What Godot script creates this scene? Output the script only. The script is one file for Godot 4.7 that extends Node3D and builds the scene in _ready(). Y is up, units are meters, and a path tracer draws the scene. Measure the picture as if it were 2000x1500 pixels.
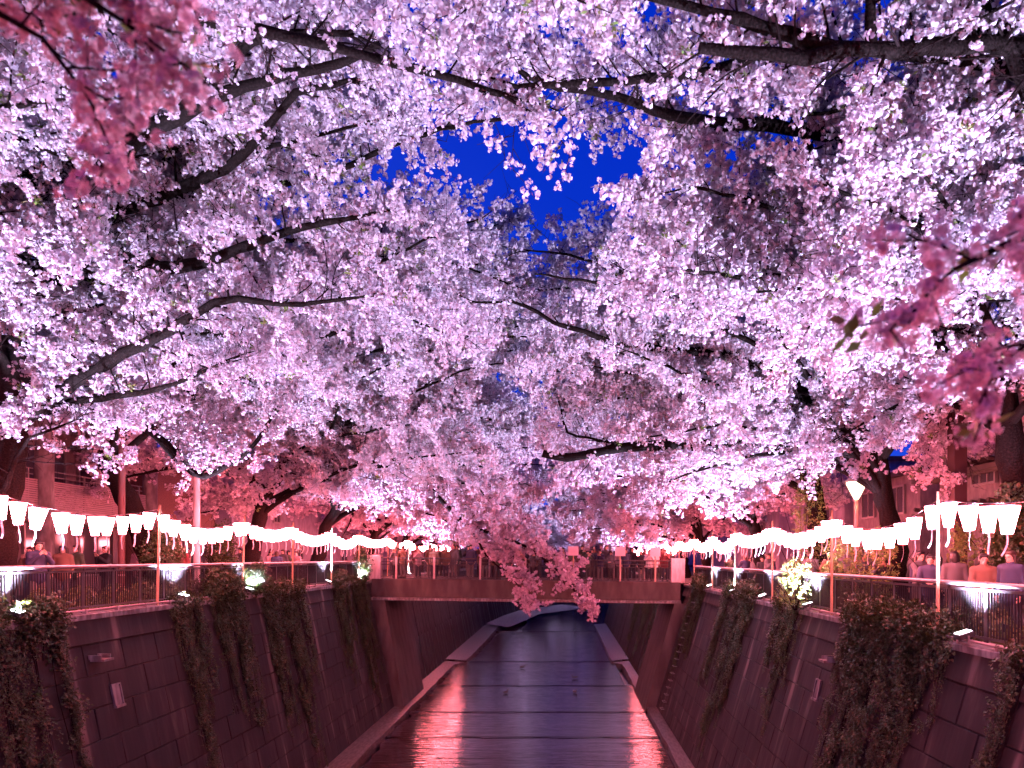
extends Node3D
# A river between concrete walls at dusk: cherry trees on both banks, paper lanterns along the rails, floodlights on the coping.
# x to the right, y up, camera looks towards -z. Left road surface y = 0, right road y = -0.25, water about y = -7.

const EYE := 1.25
const LX := -10.5      # outer edge of the left coping
const RX := 6.9        # outer edge of the right coping
const RY := -0.25      # right road level
const FOOT := -6.75    # foot of the walls
const LFX := -9.1
const RFX := 5.0
const WATER := -7.05

var rng := RandomNumberGenerator.new()
var noise := FastNoiseLite.new()
var used := {}
var M := {}
var petal_meshes := []
var leaf_spray: ArrayMesh
var ivy_spray: ArrayMesh

class MB:
	var v := PackedVector3Array()
	var n := PackedVector3Array()
	var c := PackedColorArray()
	var uv := PackedVector2Array()
	var ix := PackedInt32Array()
	var tint := Color.WHITE
	var colored := false
	func tri(a: Vector3, b: Vector3, d: Vector3) -> void:   # counter-clockwise seen from outside
		var nn := (b - a).cross(d - a).normalized()
		var k := v.size()
		v.append(a); v.append(b); v.append(d)
		n.append(nn); n.append(nn); n.append(nn)
		c.append(tint); c.append(tint); c.append(tint)
		uv.append(Vector2(a.x, a.y)); uv.append(Vector2(b.x, b.y)); uv.append(Vector2(d.x, d.y))
		ix.append(k); ix.append(k + 2); ix.append(k + 1)
	func quad(a: Vector3, b: Vector3, d: Vector3, e: Vector3) -> void:
		tri(a, b, d)
		tri(a, d, e)
	func box(at: Vector3, size: Vector3, turn := Basis.IDENTITY) -> void:
		var h := size * 0.5
		var p := []
		for k in 8:
			p.append(at + turn * Vector3(h.x if k & 1 else -h.x, h.y if k & 2 else -h.y, h.z if k & 4 else -h.z))
		quad(p[4], p[5], p[7], p[6])
		quad(p[1], p[0], p[2], p[3])
		quad(p[5], p[1], p[3], p[7])
		quad(p[0], p[4], p[6], p[2])
		quad(p[6], p[7], p[3], p[2])
		quad(p[0], p[1], p[5], p[4])
	func bevel_box(at: Vector3, size: Vector3, b: float, turn := Basis.IDENTITY) -> void:   # the +z face is chamfered
		var h := size * 0.5
		var f := []
		var o := []
		var r := []
		for q in [Vector2(-1, -1), Vector2(1, -1), Vector2(1, 1), Vector2(-1, 1)]:
			f.append(at + turn * Vector3(q.x * (h.x - b), q.y * (h.y - b), h.z))
			o.append(at + turn * Vector3(q.x * h.x, q.y * h.y, h.z - b))
			r.append(at + turn * Vector3(q.x * h.x, q.y * h.y, -h.z))
		quad(f[0], f[1], f[2], f[3])
		for k in 4:
			var j := (k + 1) % 4
			quad(o[k], o[j], f[j], f[k])
			quad(r[k], r[j], o[j], o[k])
	func bar(a: Vector3, b: Vector3, w: float, t: float) -> void:   # square bar from a to b
		var d := (b - a)
		var y := d.normalized()
		var x := y.cross(Vector3(0, 0, 1) if absf(y.z) < 0.9 else Vector3(1, 0, 0)).normalized()
		box((a + b) * 0.5, Vector3(w, d.length(), t), Basis(x, y, x.cross(y)))
	func ring_surface(rings: Array, closed := true, cap := true) -> void:   # smooth surface through rings of points, wound counter-clockwise seen from their end
		var m: int = rings[0].size()
		var k := v.size()
		for i in rings.size():
			var mid := Vector3.ZERO
			for p in rings[i]:
				mid += p
			mid /= m
			for j in m:
				var p: Vector3 = rings[i][j]
				v.append(p)
				n.append((p - mid).normalized() if p.distance_squared_to(mid) > 1e-10 else Vector3.UP)
				c.append(tint)
				uv.append(Vector2(float(j) / m, i))
		for i in rings.size() - 1:
			for j in (m if closed else m - 1):
				var a := k + i * m + j
				var b := k + i * m + (j + 1) % m
				ix.append(a); ix.append(b + m); ix.append(b)
				ix.append(a); ix.append(a + m); ix.append(b + m)
		if cap:
			for e in [0, rings.size() - 1]:
				for j in range(1, m - 1):
					if e == 0:
						tri(rings[0][0], rings[0][j + 1], rings[0][j])
					else:
						tri(rings[e][0], rings[e][j], rings[e][j + 1])
	func tube(pts: PackedVector3Array, radii: PackedFloat32Array, sides: int, cap := true, lump := 0.0) -> void:
		var rings := []
		var up := Vector3(0.13, 0.97, 0.2).normalized()
		for i in pts.size():
			var t := (pts[mini(i + 1, pts.size() - 1)] - pts[maxi(i - 1, 0)]).normalized()
			var x := up.cross(t)
			x = x.normalized() if x.length_squared() > 1e-4 else Vector3(1, 0, 0).cross(t).normalized()
			var y := t.cross(x)
			up = y
			var ring := PackedVector3Array()
			for j in sides:
				var a := TAU * j / sides
				var r := radii[i]
				if lump > 0.0:
					r *= 1.0 + lump * sin(a * 2.0 + i * 1.7) * 0.6 + lump * sin(a * 3.0 - i * 2.3) * 0.5 + lump * sin(i * 2.9)
				ring.append(pts[i] + (x * cos(a) + y * sin(a)) * r)
			rings.append(ring)
		ring_surface(rings, true, cap)
	func rod(a: Vector3, b: Vector3, r: float, sides := 8) -> void:
		tube(PackedVector3Array([a, b]), PackedFloat32Array([r, r]), sides)
	func lathe(at: Vector3, profile: Array, sides: int, cap := true) -> void:   # profile: Vector2(radius, height) from bottom to top
		var rings := []
		for q in profile:
			var ring := PackedVector3Array()
			for j in sides:
				var a := -TAU * j / sides
				ring.append(at + Vector3(cos(a) * q.x, q.y, sin(a) * q.x))
			rings.append(ring)
		ring_surface(rings, true, cap)
	func mesh(m: Material) -> ArrayMesh:
		var a := []
		a.resize(Mesh.ARRAY_MAX)
		a[Mesh.ARRAY_VERTEX] = v
		a[Mesh.ARRAY_NORMAL] = n
		a[Mesh.ARRAY_TEX_UV] = uv
		if colored:
			a[Mesh.ARRAY_COLOR] = c
		a[Mesh.ARRAY_INDEX] = ix
		var out := ArrayMesh.new()
		out.add_surface_from_arrays(Mesh.PRIMITIVE_TRIANGLES, a)
		out.surface_set_material(0, m)
		return out

# ---------------------------------------------------------------- naming helpers
func numbered(parent: Node, called: String) -> String:
	var key := str(parent.get_instance_id()) + called
	var k: int = used.get(key, 0)
	used[key] = k + 1
	return called if k == 0 else "%s_%03d" % [called, k]

func tag(o: Node, label: String, category: String, group := "", kind := "") -> Node:
	if label:
		o.set_meta("label", label)
	if category:
		o.set_meta("category", category)
	if group:
		o.set_meta("group", group)
	if kind:
		o.set_meta("kind", kind)
	return o

func thing(called: String, label: String, category: String, at := Vector3.ZERO, turn := 0.0, group := "") -> Node3D:
	var o := Node3D.new()
	o.name = numbered(self, called)
	o.position = at
	o.rotation.y = turn
	tag(o, label, category, group)
	add_child(o, true)
	return o

func part(parent: Node, called: String, m: Mesh, at := Vector3.ZERO) -> MeshInstance3D:
	var o := MeshInstance3D.new()
	o.name = numbered(parent, called)
	o.mesh = m
	o.position = at
	parent.add_child(o, true)
	return o

func structure(called: String, m: Mesh) -> MeshInstance3D:
	var o := part(self, called, m)
	o.set_meta("kind", "structure")
	return o

func again(o: Node3D, label: String, at: Vector3, turn := 0.0, called := "") -> Node3D:
	var r: Node3D = o.duplicate()
	r.name = numbered(self, called if called else String(o.get_meta("base", "")))
	add_child(r, true)
	r.position = at
	r.rotation.y = turn
	r.set_meta("label", label)
	return r

func scatter(parent: Node, called: String, m: Mesh, where: Array, tints := PackedColorArray()) -> MultiMeshInstance3D:
	var mm := MultiMesh.new()
	mm.transform_format = MultiMesh.TRANSFORM_3D
	mm.use_colors = tints.size() > 0
	mm.mesh = m
	mm.instance_count = where.size()
	for i in where.size():
		mm.set_instance_transform(i, where[i])
	if tints.size() > 0:
		for i in where.size():
			mm.set_instance_color(i, tints[i])
	var o := MultiMeshInstance3D.new()
	o.name = numbered(parent, called)
	o.multimesh = mm
	o.set_meta("kind", "stuff")
	parent.add_child(o, true)
	return o

func rnd(a: float, b: float) -> float:
	return rng.randf_range(a, b)

func rv() -> Vector3:
	return Vector3(rnd(-1, 1), rnd(-1, 1), rnd(-1, 1))

func any_turn() -> Basis:
	return Basis.from_euler(Vector3(rnd(-PI, PI), rnd(-PI, PI), rnd(-PI, PI)))

# ---------------------------------------------------------------- materials
func lin(r: float, g: float, b: float) -> Color:
	return Color(r, g, b).linear_to_srgb()

func flat(r: float, g: float, b: float, rough := 0.8, metal := 0.0) -> StandardMaterial3D:
	var m := StandardMaterial3D.new()
	m.albedo_color = lin(r, g, b)
	m.roughness = rough
	m.metallic = metal
	return m

func noise_tex(freq: float, stops: Array, cols: Array, size := 512, octaves := 5, s := 1, kind := FastNoiseLite.TYPE_SIMPLEX_SMOOTH) -> NoiseTexture2D:
	var f := FastNoiseLite.new()
	f.noise_type = kind
	f.seed = s
	f.frequency = freq
	f.fractal_octaves = octaves
	var t := NoiseTexture2D.new()
	t.width = size
	t.height = size
	t.seamless = true
	t.noise = f
	if cols.size() > 0:
		var g := Gradient.new()
		g.offsets = PackedFloat32Array(stops)
		g.colors = PackedColorArray(cols)
		t.color_ramp = g
	return t

func worn(stops: Array, cols: Array, freq: float, scale: Vector3, rough: float, bump := 0.0, bump_freq := 0.05, s := 1, octaves := 5) -> StandardMaterial3D:
	var m := StandardMaterial3D.new()
	m.albedo_texture = noise_tex(freq, stops, cols, 512, octaves, s)
	m.uv1_triplanar = true
	m.uv1_world_triplanar = true
	m.uv1_scale = scale
	m.roughness = rough
	if bump > 0.0:
		m.heightmap_enabled = true
		m.heightmap_scale = bump
		m.heightmap_texture = noise_tex(bump_freq, [], [], 512, 5, s + 7)
	return m

func make_materials() -> void:
	# streaked concrete: the noise is stretched along y into runs of dirt
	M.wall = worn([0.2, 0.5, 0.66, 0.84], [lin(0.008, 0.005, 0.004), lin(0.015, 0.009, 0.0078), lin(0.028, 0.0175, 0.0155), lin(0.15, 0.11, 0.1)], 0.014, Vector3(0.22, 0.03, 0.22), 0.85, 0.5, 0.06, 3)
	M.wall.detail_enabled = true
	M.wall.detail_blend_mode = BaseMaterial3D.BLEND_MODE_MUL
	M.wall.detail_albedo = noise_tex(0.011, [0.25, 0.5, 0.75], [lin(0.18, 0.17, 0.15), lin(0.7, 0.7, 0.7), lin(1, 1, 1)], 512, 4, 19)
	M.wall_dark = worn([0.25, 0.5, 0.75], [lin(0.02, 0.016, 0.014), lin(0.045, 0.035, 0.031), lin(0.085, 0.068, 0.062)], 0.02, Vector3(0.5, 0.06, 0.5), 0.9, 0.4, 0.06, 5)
	M.concrete = worn([0.3, 0.6, 0.8], [lin(0.09, 0.078, 0.072), lin(0.16, 0.145, 0.138), lin(0.24, 0.225, 0.215)], 0.02, Vector3(0.4, 0.12, 0.4), 0.85, 0.3, 0.05, 9)
	M.girder = worn([0.25, 0.5, 0.75], [lin(0.04, 0.026, 0.021), lin(0.055, 0.039, 0.033), lin(0.075, 0.055, 0.047)], 0.012, Vector3(0.2, 0.06, 0.2), 0.85, 0.3, 0.05, 10)
	M.pale = worn([0.3, 0.7], [lin(0.42, 0.38, 0.38), lin(0.56, 0.52, 0.52)], 0.02, Vector3(0.4, 0.1, 0.4), 0.8, 0.2, 0.05, 11)
	M.road = worn([0.3, 0.7], [lin(0.035, 0.034, 0.034), lin(0.07, 0.068, 0.066)], 0.06, Vector3(0.4, 0.4, 0.4), 0.85, 0.4, 0.2, 13)
	M.soil = worn([0.3, 0.7], [lin(0.03, 0.022, 0.016), lin(0.08, 0.06, 0.045)], 0.06, Vector3(0.6, 0.6, 0.6), 0.95, 1.5, 0.1, 14)
	M.bark = worn([0.25, 0.5, 0.78], [lin(0.005, 0.0035, 0.003), lin(0.011, 0.0075, 0.007), lin(0.026, 0.018, 0.017)], 0.03, Vector3(1.6, 1.6, 1.6), 0.9, 1.6, 0.05, 15)
	M.bark.metallic_specular = 0.12
	M.twig = flat(0.014, 0.009, 0.009, 0.9)
	M.rail = flat(0.32, 0.26, 0.25, 0.4, 0.3)
	M.post = flat(0.06, 0.045, 0.043, 0.6)
	M.picket = flat(0.022, 0.016, 0.015, 0.7)
	M.bamboo = worn([0.3, 0.7], [lin(0.42, 0.25, 0.14), lin(0.6, 0.4, 0.24)], 0.05, Vector3(3, 0.5, 3), 0.6, 0.0, 0.05, 17)
	M.cord = flat(0.35, 0.28, 0.27, 0.7)
	M.dark = flat(0.02, 0.018, 0.018, 0.6)
	M.steel = flat(0.22, 0.21, 0.21, 0.45, 0.5)
	M.black = flat(0.03, 0.03, 0.032, 0.5, 0.2)
	M.ring = flat(0.35, 0.05, 0.04, 0.6)
	M.rim = flat(0.8, 0.35, 0.38, 0.8)  # pink of the lantern glow put into the rim colour
	M.petal = StandardMaterial3D.new()
	M.petal.vertex_color_use_as_albedo = true
	M.petal.roughness = 0.8
	M.petal.metallic_specular = 0.2
	M.petal.backlight_enabled = true
	M.petal.backlight = lin(0.3, 0.27, 0.3)
	M.leaf = StandardMaterial3D.new()
	M.leaf.vertex_color_use_as_albedo = true
	M.leaf.roughness = 0.5
	M.leaf.backlight_enabled = true
	M.leaf.backlight = lin(0.35, 0.4, 0.2)
	M.paper = flat(0.85, 0.7, 0.7, 0.9)
	M.paper.emission_enabled = true
	M.paper.emission = lin(1.0, 0.17, 0.2)
	M.paper.emission_energy_multiplier = 108.0
	M.strip = flat(0.85, 0.72, 0.74, 0.9)
	M.strip.backlight_enabled = true
	M.strip.backlight = lin(0.8, 0.7, 0.7)
	M.flood = flat(0.9, 0.9, 0.9, 0.3)
	M.flood.emission_enabled = true
	M.flood.emission = lin(0.85, 0.95, 1.0)
	M.flood.emission_energy_multiplier = 7.0
	M.globe = flat(0.9, 0.88, 0.8, 0.3)
	M.globe.emission_enabled = true
	M.globe.emission = lin(1.0, 0.8, 0.5)
	M.globe.emission_energy_multiplier = 4.0
	M.shopglow = flat(0.9, 0.85, 0.7, 0.5)
	M.shopglow.emission_enabled = true
	M.shopglow.emission = lin(1.0, 0.75, 0.42)
	M.shopglow.emission_energy_multiplier = 1.1
	M.water = StandardMaterial3D.new()
	M.water.albedo_color = lin(0.03, 0.02, 0.022)
	M.water.roughness = 0.1
	M.water.metallic_specular = 0.7
	M.water.uv1_triplanar = true
	M.water.uv1_world_triplanar = true
	M.water.uv1_scale = Vector3(0.08, 0.1, 0.25)
	M.water.normal_enabled = true
	M.water.normal_scale = 1.0
	# long-crested ripples: seamless noise pulled out along x, so that slopes run up and down the river
	var wn := FastNoiseLite.new()
	wn.seed = 31
	wn.frequency = 0.02
	wn.fractal_octaves = 4
	var wi := wn.get_seamless_image(128, 1024)
	wi.convert(Image.FORMAT_RGB8)
	wi.resize(1024, 1024, Image.INTERPOLATE_CUBIC)
	wi.bump_map_to_normal_map(3.2)
	M.water.normal_texture = ImageTexture.create_from_image(wi)
	M.wet = worn([0.3, 0.7], [lin(0.04, 0.035, 0.034), lin(0.13, 0.115, 0.11)], 0.03, Vector3(0.5, 0.5, 0.12), 0.35, 0.5, 0.08, 23)
	M.twig.metallic_specular = 0.1
	M.sill = flat(0.015, 0.012, 0.013, 0.25)
	M.glass = flat(0.05, 0.05, 0.06, 0.08)
	M.skin = flat(0.5, 0.32, 0.24, 0.55)

# ---------------------------------------------------------------- the scene
func _ready() -> void:
	rng.seed = 7
	noise.seed = 4
	noise.frequency = 0.35
	make_materials()
	camera_and_sky()
	ground_and_water()
	left_wall()
	right_wall()
	footbridge()
	buildings()
	railings()
	trees()
	lamps()
	lanterns()
	shrubs_and_ivy()
	people()
	ducks()

func camera_and_sky() -> void:
	var cam := Camera3D.new()
	cam.name = "camera"
	cam.projection = Camera3D.PROJECTION_FRUSTUM
	cam.near = 0.1
	cam.far = 800.0
	cam.size = 0.1 * 1500.0 / 1333.0
	cam.frustum_offset = Vector2(-0.1 * 100.0 / 1333.0, 0.1 * 340.0 / 1333.0)   # a lens shifted up and to the left, so that verticals stay upright
	cam.position = Vector3(0, EYE, 0)
	add_child(cam)
	cam.current = true
	var eye := CameraAttributesPhysical.new()
	eye.frustum_focal_length = 35.0
	eye.exposure_aperture = 1.6
	eye.frustum_focus_distance = 16.0
	var env := Environment.new()
	env.background_mode = Environment.BG_SKY
	var sm := ProceduralSkyMaterial.new()
	sm.sky_top_color = Color(0.0, 0.16, 0.77)
	sm.sky_horizon_color = Color(0.12, 0.31, 0.9)
	sm.sky_curve = 0.2
	sm.ground_bottom_color = Color(0.02, 0.02, 0.05)
	sm.ground_horizon_color = Color(0.03, 0.08, 0.3)
	sm.sky_cover = noise_tex(0.006, [0.45, 0.9], [Color(0, 0, 0, 0), Color(0.35, 0.42, 0.75, 0.35)], 512, 5, 77)
	sm.sky_cover_modulate = Color(0.75, 0.75, 0.8)
	var sky := Sky.new()
	sky.sky_material = sm
	env.sky = sky
	env.background_energy_multiplier = 1.0
	env.tonemap_mode = Environment.TONE_MAPPER_LINEAR
	env.tonemap_exposure = 1.0
	env.sdfgi_enabled = true
	env.ssao_enabled = true
	env.ssil_enabled = true
	var we := WorldEnvironment.new()
	we.name = "world_environment"
	we.environment = env
	we.camera_attributes = eye
	add_child(we)

func sheet(called: String, outline: PackedVector2Array, y: float, m: Material) -> void:   # a flat sheet with that outline in x and z
	var b := MB.new()
	var t := Geometry2D.triangulate_polygon(outline)
	for k in range(0, t.size(), 3):
		var p := []
		for j in 3:
			p.append(Vector3(outline[t[k + j]].x, y, outline[t[k + j]].y))
		if (p[1] - p[0]).cross(p[2] - p[0]).y > 0:
			b.tri(p[0], p[1], p[2])
		else:
			b.tri(p[0], p[2], p[1])
	structure(called, b.mesh(m))

func ground_and_water() -> void:
	# both banks, with the bend of the river to the right behind the footbridge
	sheet("left_ground", PackedVector2Array([Vector2(-300, 40), Vector2(LX - 0.45, 40), Vector2(LX - 0.45, -80), Vector2(-7.6, -98), Vector2(-1.5, -111), Vector2(9, -121), Vector2(28, -130), Vector2(80, -140), Vector2(300, -140), Vector2(300, -500), Vector2(-300, -500)]), 0.0, M.soil)
	sheet("right_ground", PackedVector2Array([Vector2(RX + 0.45, 40), Vector2(300, 40), Vector2(300, -122), Vector2(80, -118), Vector2(30, -112), Vector2(14, -101), Vector2(RX + 0.45, -86)]), RY, M.soil)
	sheet("left_road", PackedVector2Array([Vector2(-16.2, 40), Vector2(-12.7, 40), Vector2(-12.7, -80), Vector2(-16.2, -80)]), 0.004, M.road)
	sheet("right_road", PackedVector2Array([Vector2(9.6, 40), Vector2(12.4, 40), Vector2(12.4, -86), Vector2(9.6, -86)]), RY + 0.004, M.road)
	sheet("river_bed", PackedVector2Array([Vector2(-16, 40), Vector2(90, 40), Vector2(90, -150), Vector2(-16, -150)]), WATER - 0.35, M.wet)
	# the water comes down towards the camera over low sills
	var z := [10.0, -31.6, -36.6, -44.0, -54.0, -76.0, -150.0]
	for k in z.size() - 1:
		var y: float = WATER + 0.035 * k
		var b := MB.new()
		var wl := -8.1 if k < 4 else -7.2
		var wr := 4.45 if k < 3 else (4.0 if k < 4 else 3.7)
		if k == 5:
			wl = -4.6
			wr = 60.0
		# an uneven waterline along both sides
		var n := 60
		for i in n:
			var z0 := lerpf(z[k], z[k + 1], float(i) / n)
			var z1 := lerpf(z[k], z[k + 1], float(i + 1) / n)
			var l0: float = wl + noise.get_noise_2d(z0 * 1.9, k * 50.0) * 0.5
			var l1: float = wl + (noise.get_noise_2d(z1 * 1.9, k * 50.0)) * 0.5
			b.quad(Vector3(l0, y, z0), Vector3(wr, y, z0), Vector3(wr, y, z1), Vector3(l1, y, z1))
		structure("water", b.mesh(M.water)).name = numbered(self, "water")
		if k > 0:
			var s := MB.new()
			var back := y - 0.016
			for i in 34:
				var xa := -8.4 + i * 0.4
				var bow := noise.get_noise_2d(xa * 1.2, k * 9.0) * 0.5
				s.box(Vector3(xa, back - 0.2 + noise.get_noise_2d(xa * 3.0, k * 31.0) * 0.012, z[k] + bow * 0.4), Vector3(0.4, 0.4, 0.3 + bow * 0.3))
			structure("river_sill", s.mesh(M.sill)).name = numbered(self, "river_sill")
	# concrete aprons between the foot of the walls and the water
	for side in [0, 1]:
		var b := MB.new()
		var n := 70
		for i in n:
			var z0 := lerpf(10.0, -82.0, float(i) / n)
			var z1 := lerpf(10.0, -82.0, float(i + 1) / n)
			var w0 := noise.get_noise_1d(z0 * 2.0) * 0.12 + (0.75 if z0 < -52.0 else 0.0)
			var w1 := noise.get_noise_1d(z1 * 2.0) * 0.12 + (0.75 if z1 < -52.0 else 0.0)
			var e: float = -8.25 if side == 0 else 4.5
			var f: float = LFX - 0.1 if side == 0 else RFX + 0.1
			var sg: float = 1.0 if side == 0 else -1.0
			var lift := 0.0 if z0 > -52.0 else 0.12
			var a0 := Vector3(f, FOOT + 0.02 + lift, z0)
			var a1 := Vector3(f, FOOT + 0.02 + lift, z1)
			var e0 := Vector3(e + sg * w0, FOOT - 0.06 + lift, z0)
			var e1 := Vector3(e + sg * w1, FOOT - 0.06 + lift, z1)
			var d0 := e0 + Vector3(sg * 0.05, -0.6, 0)
			var d1 := e1 + Vector3(sg * 0.05, -0.6, 0)
			if side == 0:
				b.quad(a0, e0, e1, a1)
				b.quad(e0, d0, d1, e1)
			else:
				b.quad(e0, a0, a1, e1)
				b.quad(d0, e0, e1, d1)
		structure("river_apron", b.mesh(M.wet)).name = numbered(self, "river_apron")
	# gravel bar on the outside of the bend
	var g := MB.new()
	g.quad(Vector3(-8.9, FOOT + 0.5, -78), Vector3(-6.2, FOOT + 0.1, -78), Vector3(-3.4, FOOT + 0.1, -96), Vector3(-7.0, FOOT + 0.5, -97))
	g.quad(Vector3(-7.0, FOOT + 0.5, -97), Vector3(-3.4, FOOT + 0.1, -96), Vector3(4.0, FOOT + 0.1, -109), Vector3(-0.5, FOOT + 0.5, -111))
	structure("gravel_bar", g.mesh(M.concrete))

# a battered wall of concrete blocks between two stations, with a smooth band and a coping on top
func block_wall(o: Node3D, xt: float, xf: float, yt: float, z0: float, z1: float, sg: float) -> void:
	var band := 0.55
	var slope := Vector3(xf - xt, FOOT - yt, 0)
	var down := slope.normalized()
	var out := Vector3(sg * absf(down.y), sg * down.x * -1.0 * signf(down.y) * -1.0, 0).normalized()
	if out.dot(Vector3(sg, 0, 0)) < 0:
		out = -out
	if absf(out.dot(down)) > 0.01:
		out = (out - down * out.dot(down)).normalized()
	var along := Vector3(0, 0, 1)
	var basis := Basis(down.cross(out) * -1.0, -down, out)
	# a long backing behind the blocks
	var b := MB.new()
	var top := Vector3(xt, yt, 0)
	var mid := top + slope * 0.5 - out * 0.32
	b.box(mid + Vector3(0, 0, (z0 + z1) * 0.5), Vector3(absf(z1 - z0), slope.length() + 0.3, 0.4), basis)
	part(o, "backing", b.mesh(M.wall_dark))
	b = MB.new()
	b.bevel_box(top + down * band * 0.5 - out * 0.1 + Vector3(0, 0, (z0 + z1) * 0.5), Vector3(absf(z1 - z0), band, 0.3), 0.02, basis)
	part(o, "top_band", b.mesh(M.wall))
	var h := 0.64
	var w := 1.3
	var rows := int((slope.length() - band) / h)
	h = (slope.length() - band) / rows
	var kinds := []
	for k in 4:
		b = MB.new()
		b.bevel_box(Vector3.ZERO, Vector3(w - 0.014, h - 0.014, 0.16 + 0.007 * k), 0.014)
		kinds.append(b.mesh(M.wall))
	var n := int(absf(z1 - z0) / w)
	for r in rows:
		for i in n:
			var zc := z0 - (i + 0.5 + (0.5 if r % 2 else 0.0)) * w
			if zc - w * 0.5 < z1:
				continue
			var blk := part(o, "block", kinds[rng.randi() % 4])
			var tilt := Basis(Vector3(0, 1, 0), rnd(-0.004, 0.004))
			blk.transform = Transform3D(basis * tilt, top + down * (band + (r + 0.5) * h) - out * 0.08 + Vector3(0, 0, zc))

func plain_wall(called: String, label: String, pts: Array, lean: Vector2, yt: float, m: Material) -> Node3D:   # a sheet of vertical ribs along a plan line
	var o := thing(called, label, "retaining wall")
	var b := MB.new()
	var cap := MB.new()
	for k in pts.size() - 1:
		var a: Vector2 = pts[k]
		var d: Vector2 = pts[k + 1]
		var dir := (d - a).normalized()
		var side := Vector2(-dir.y, dir.x) * lean.y       # towards the water
		var n := int(maxf(1.0, a.distance_to(d) / 1.0))
		for i in n:
			var p := a.lerp(d, float(i) / n)
			var q := a.lerp(d, float(i + 1) / n - 0.06 / a.distance_to(d))
			var r := a.lerp(d, float(i + 1) / n)
			var f := side * lean.x
			var s0 := rnd(0.0, 0.03)
			var g := side * (s0 - 0.08)
			var pa := [Vector3(p.x, yt, p.y), Vector3(q.x, yt, q.y), Vector3(q.x + f.x, FOOT - 0.6, q.y + f.y), Vector3(p.x + f.x, FOOT - 0.6, p.y + f.y)]
			var e := Vector3(side.x, 0, side.y) * s0
			b.quad(pa[0] + e, pa[1] + e, pa[2] + e, pa[3] + e)
			b.quad(pa[3] + e, pa[2] + e, pa[1] + e, pa[0] + e)
			var gg := Vector3(g.x, 0, g.y)
			var ra := Vector3(r.x, yt, r.y)
			var rb := Vector3(r.x + f.x, FOOT - 0.6, r.y + f.y)
			b.quad(pa[1] + gg, ra + gg, rb + gg, pa[2] + gg)
			b.quad(pa[1] + e, pa[1] + gg, pa[2] + gg, pa[2] + e)
		var l := a.distance_to(d)
		var c := (a + d) * 0.5 - side * 0.2
		cap.bevel_box(Vector3(c.x, yt + 0.05, c.y), Vector3(0.6, l + 0.1, 0.16), 0.02, Basis(Vector3(side.x, 0, side.y), Vector3(dir.x, 0, dir.y), Vector3(0, 1, 0)))
	part(o, "face", b.mesh(m))
	part(o, "coping", cap.mesh(M.concrete))
	return o

func left_wall() -> void:
	var o := thing("retaining_wall", "tall dark concrete block wall below the apartment bank, streaked with stains", "retaining wall")
	block_wall(o, LX, LFX, -0.1, -9.5, -38.4, 1.0)
	var b := MB.new()
	b.bevel_box(Vector3(LX - 0.2, -0.03, -24), Vector3(0.62, 29.0, 0.14), 0.03, Basis(Vector3(1, 0, 0), Vector3(0, 0, -1), Vector3(0, 1, 0)))
	part(o, "coping", b.mesh(M.concrete))
	# a drain spout and a small framed plate on the wall
	b = MB.new()
	b.box(Vector3(-10.13, -0.98, -15.0), Vector3(0.3, 0.05, 0.34))
	b.box(Vector3(-10.2, -0.92, -15.15), Vector3(0.3, 0.1, 0.03))
	b.box(Vector3(-10.2, -0.92, -14.85), Vector3(0.3, 0.1, 0.03))
	part(o, "drain_spout", b.mesh(M.concrete))
	plaque(o, Vector3(-10.09, -1.85, -15.45), 1.0)
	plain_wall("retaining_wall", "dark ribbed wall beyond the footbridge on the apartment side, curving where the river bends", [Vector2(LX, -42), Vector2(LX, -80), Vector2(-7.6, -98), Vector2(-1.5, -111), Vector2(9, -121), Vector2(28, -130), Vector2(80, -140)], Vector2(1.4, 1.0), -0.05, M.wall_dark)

func plaque(o: Node3D, at: Vector3, sg: float) -> void:
	var p := MB.new()
	var turn := Basis(Vector3(0, 0, 1), deg_to_rad(11.5) * sg) * Basis(Vector3(0, 1, 0), PI / 2 * sg)
	for q in [[Vector3(-0.14, 0, 0), Vector3(0.035, 0.5, 0.05)], [Vector3(0.14, 0, 0), Vector3(0.035, 0.5, 0.05)], [Vector3(0, -0.25, 0.01), Vector3(0.32, 0.06, 0.08)], [Vector3(0, 0.25, 0), Vector3(0.32, 0.035, 0.05)], [Vector3(0, 0, -0.015), Vector3(0.26, 0.47, 0.02)]]:
		p.box(at + turn * q[0], q[1], turn)
	part(o, "plaque", p.mesh(M.concrete))

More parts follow.
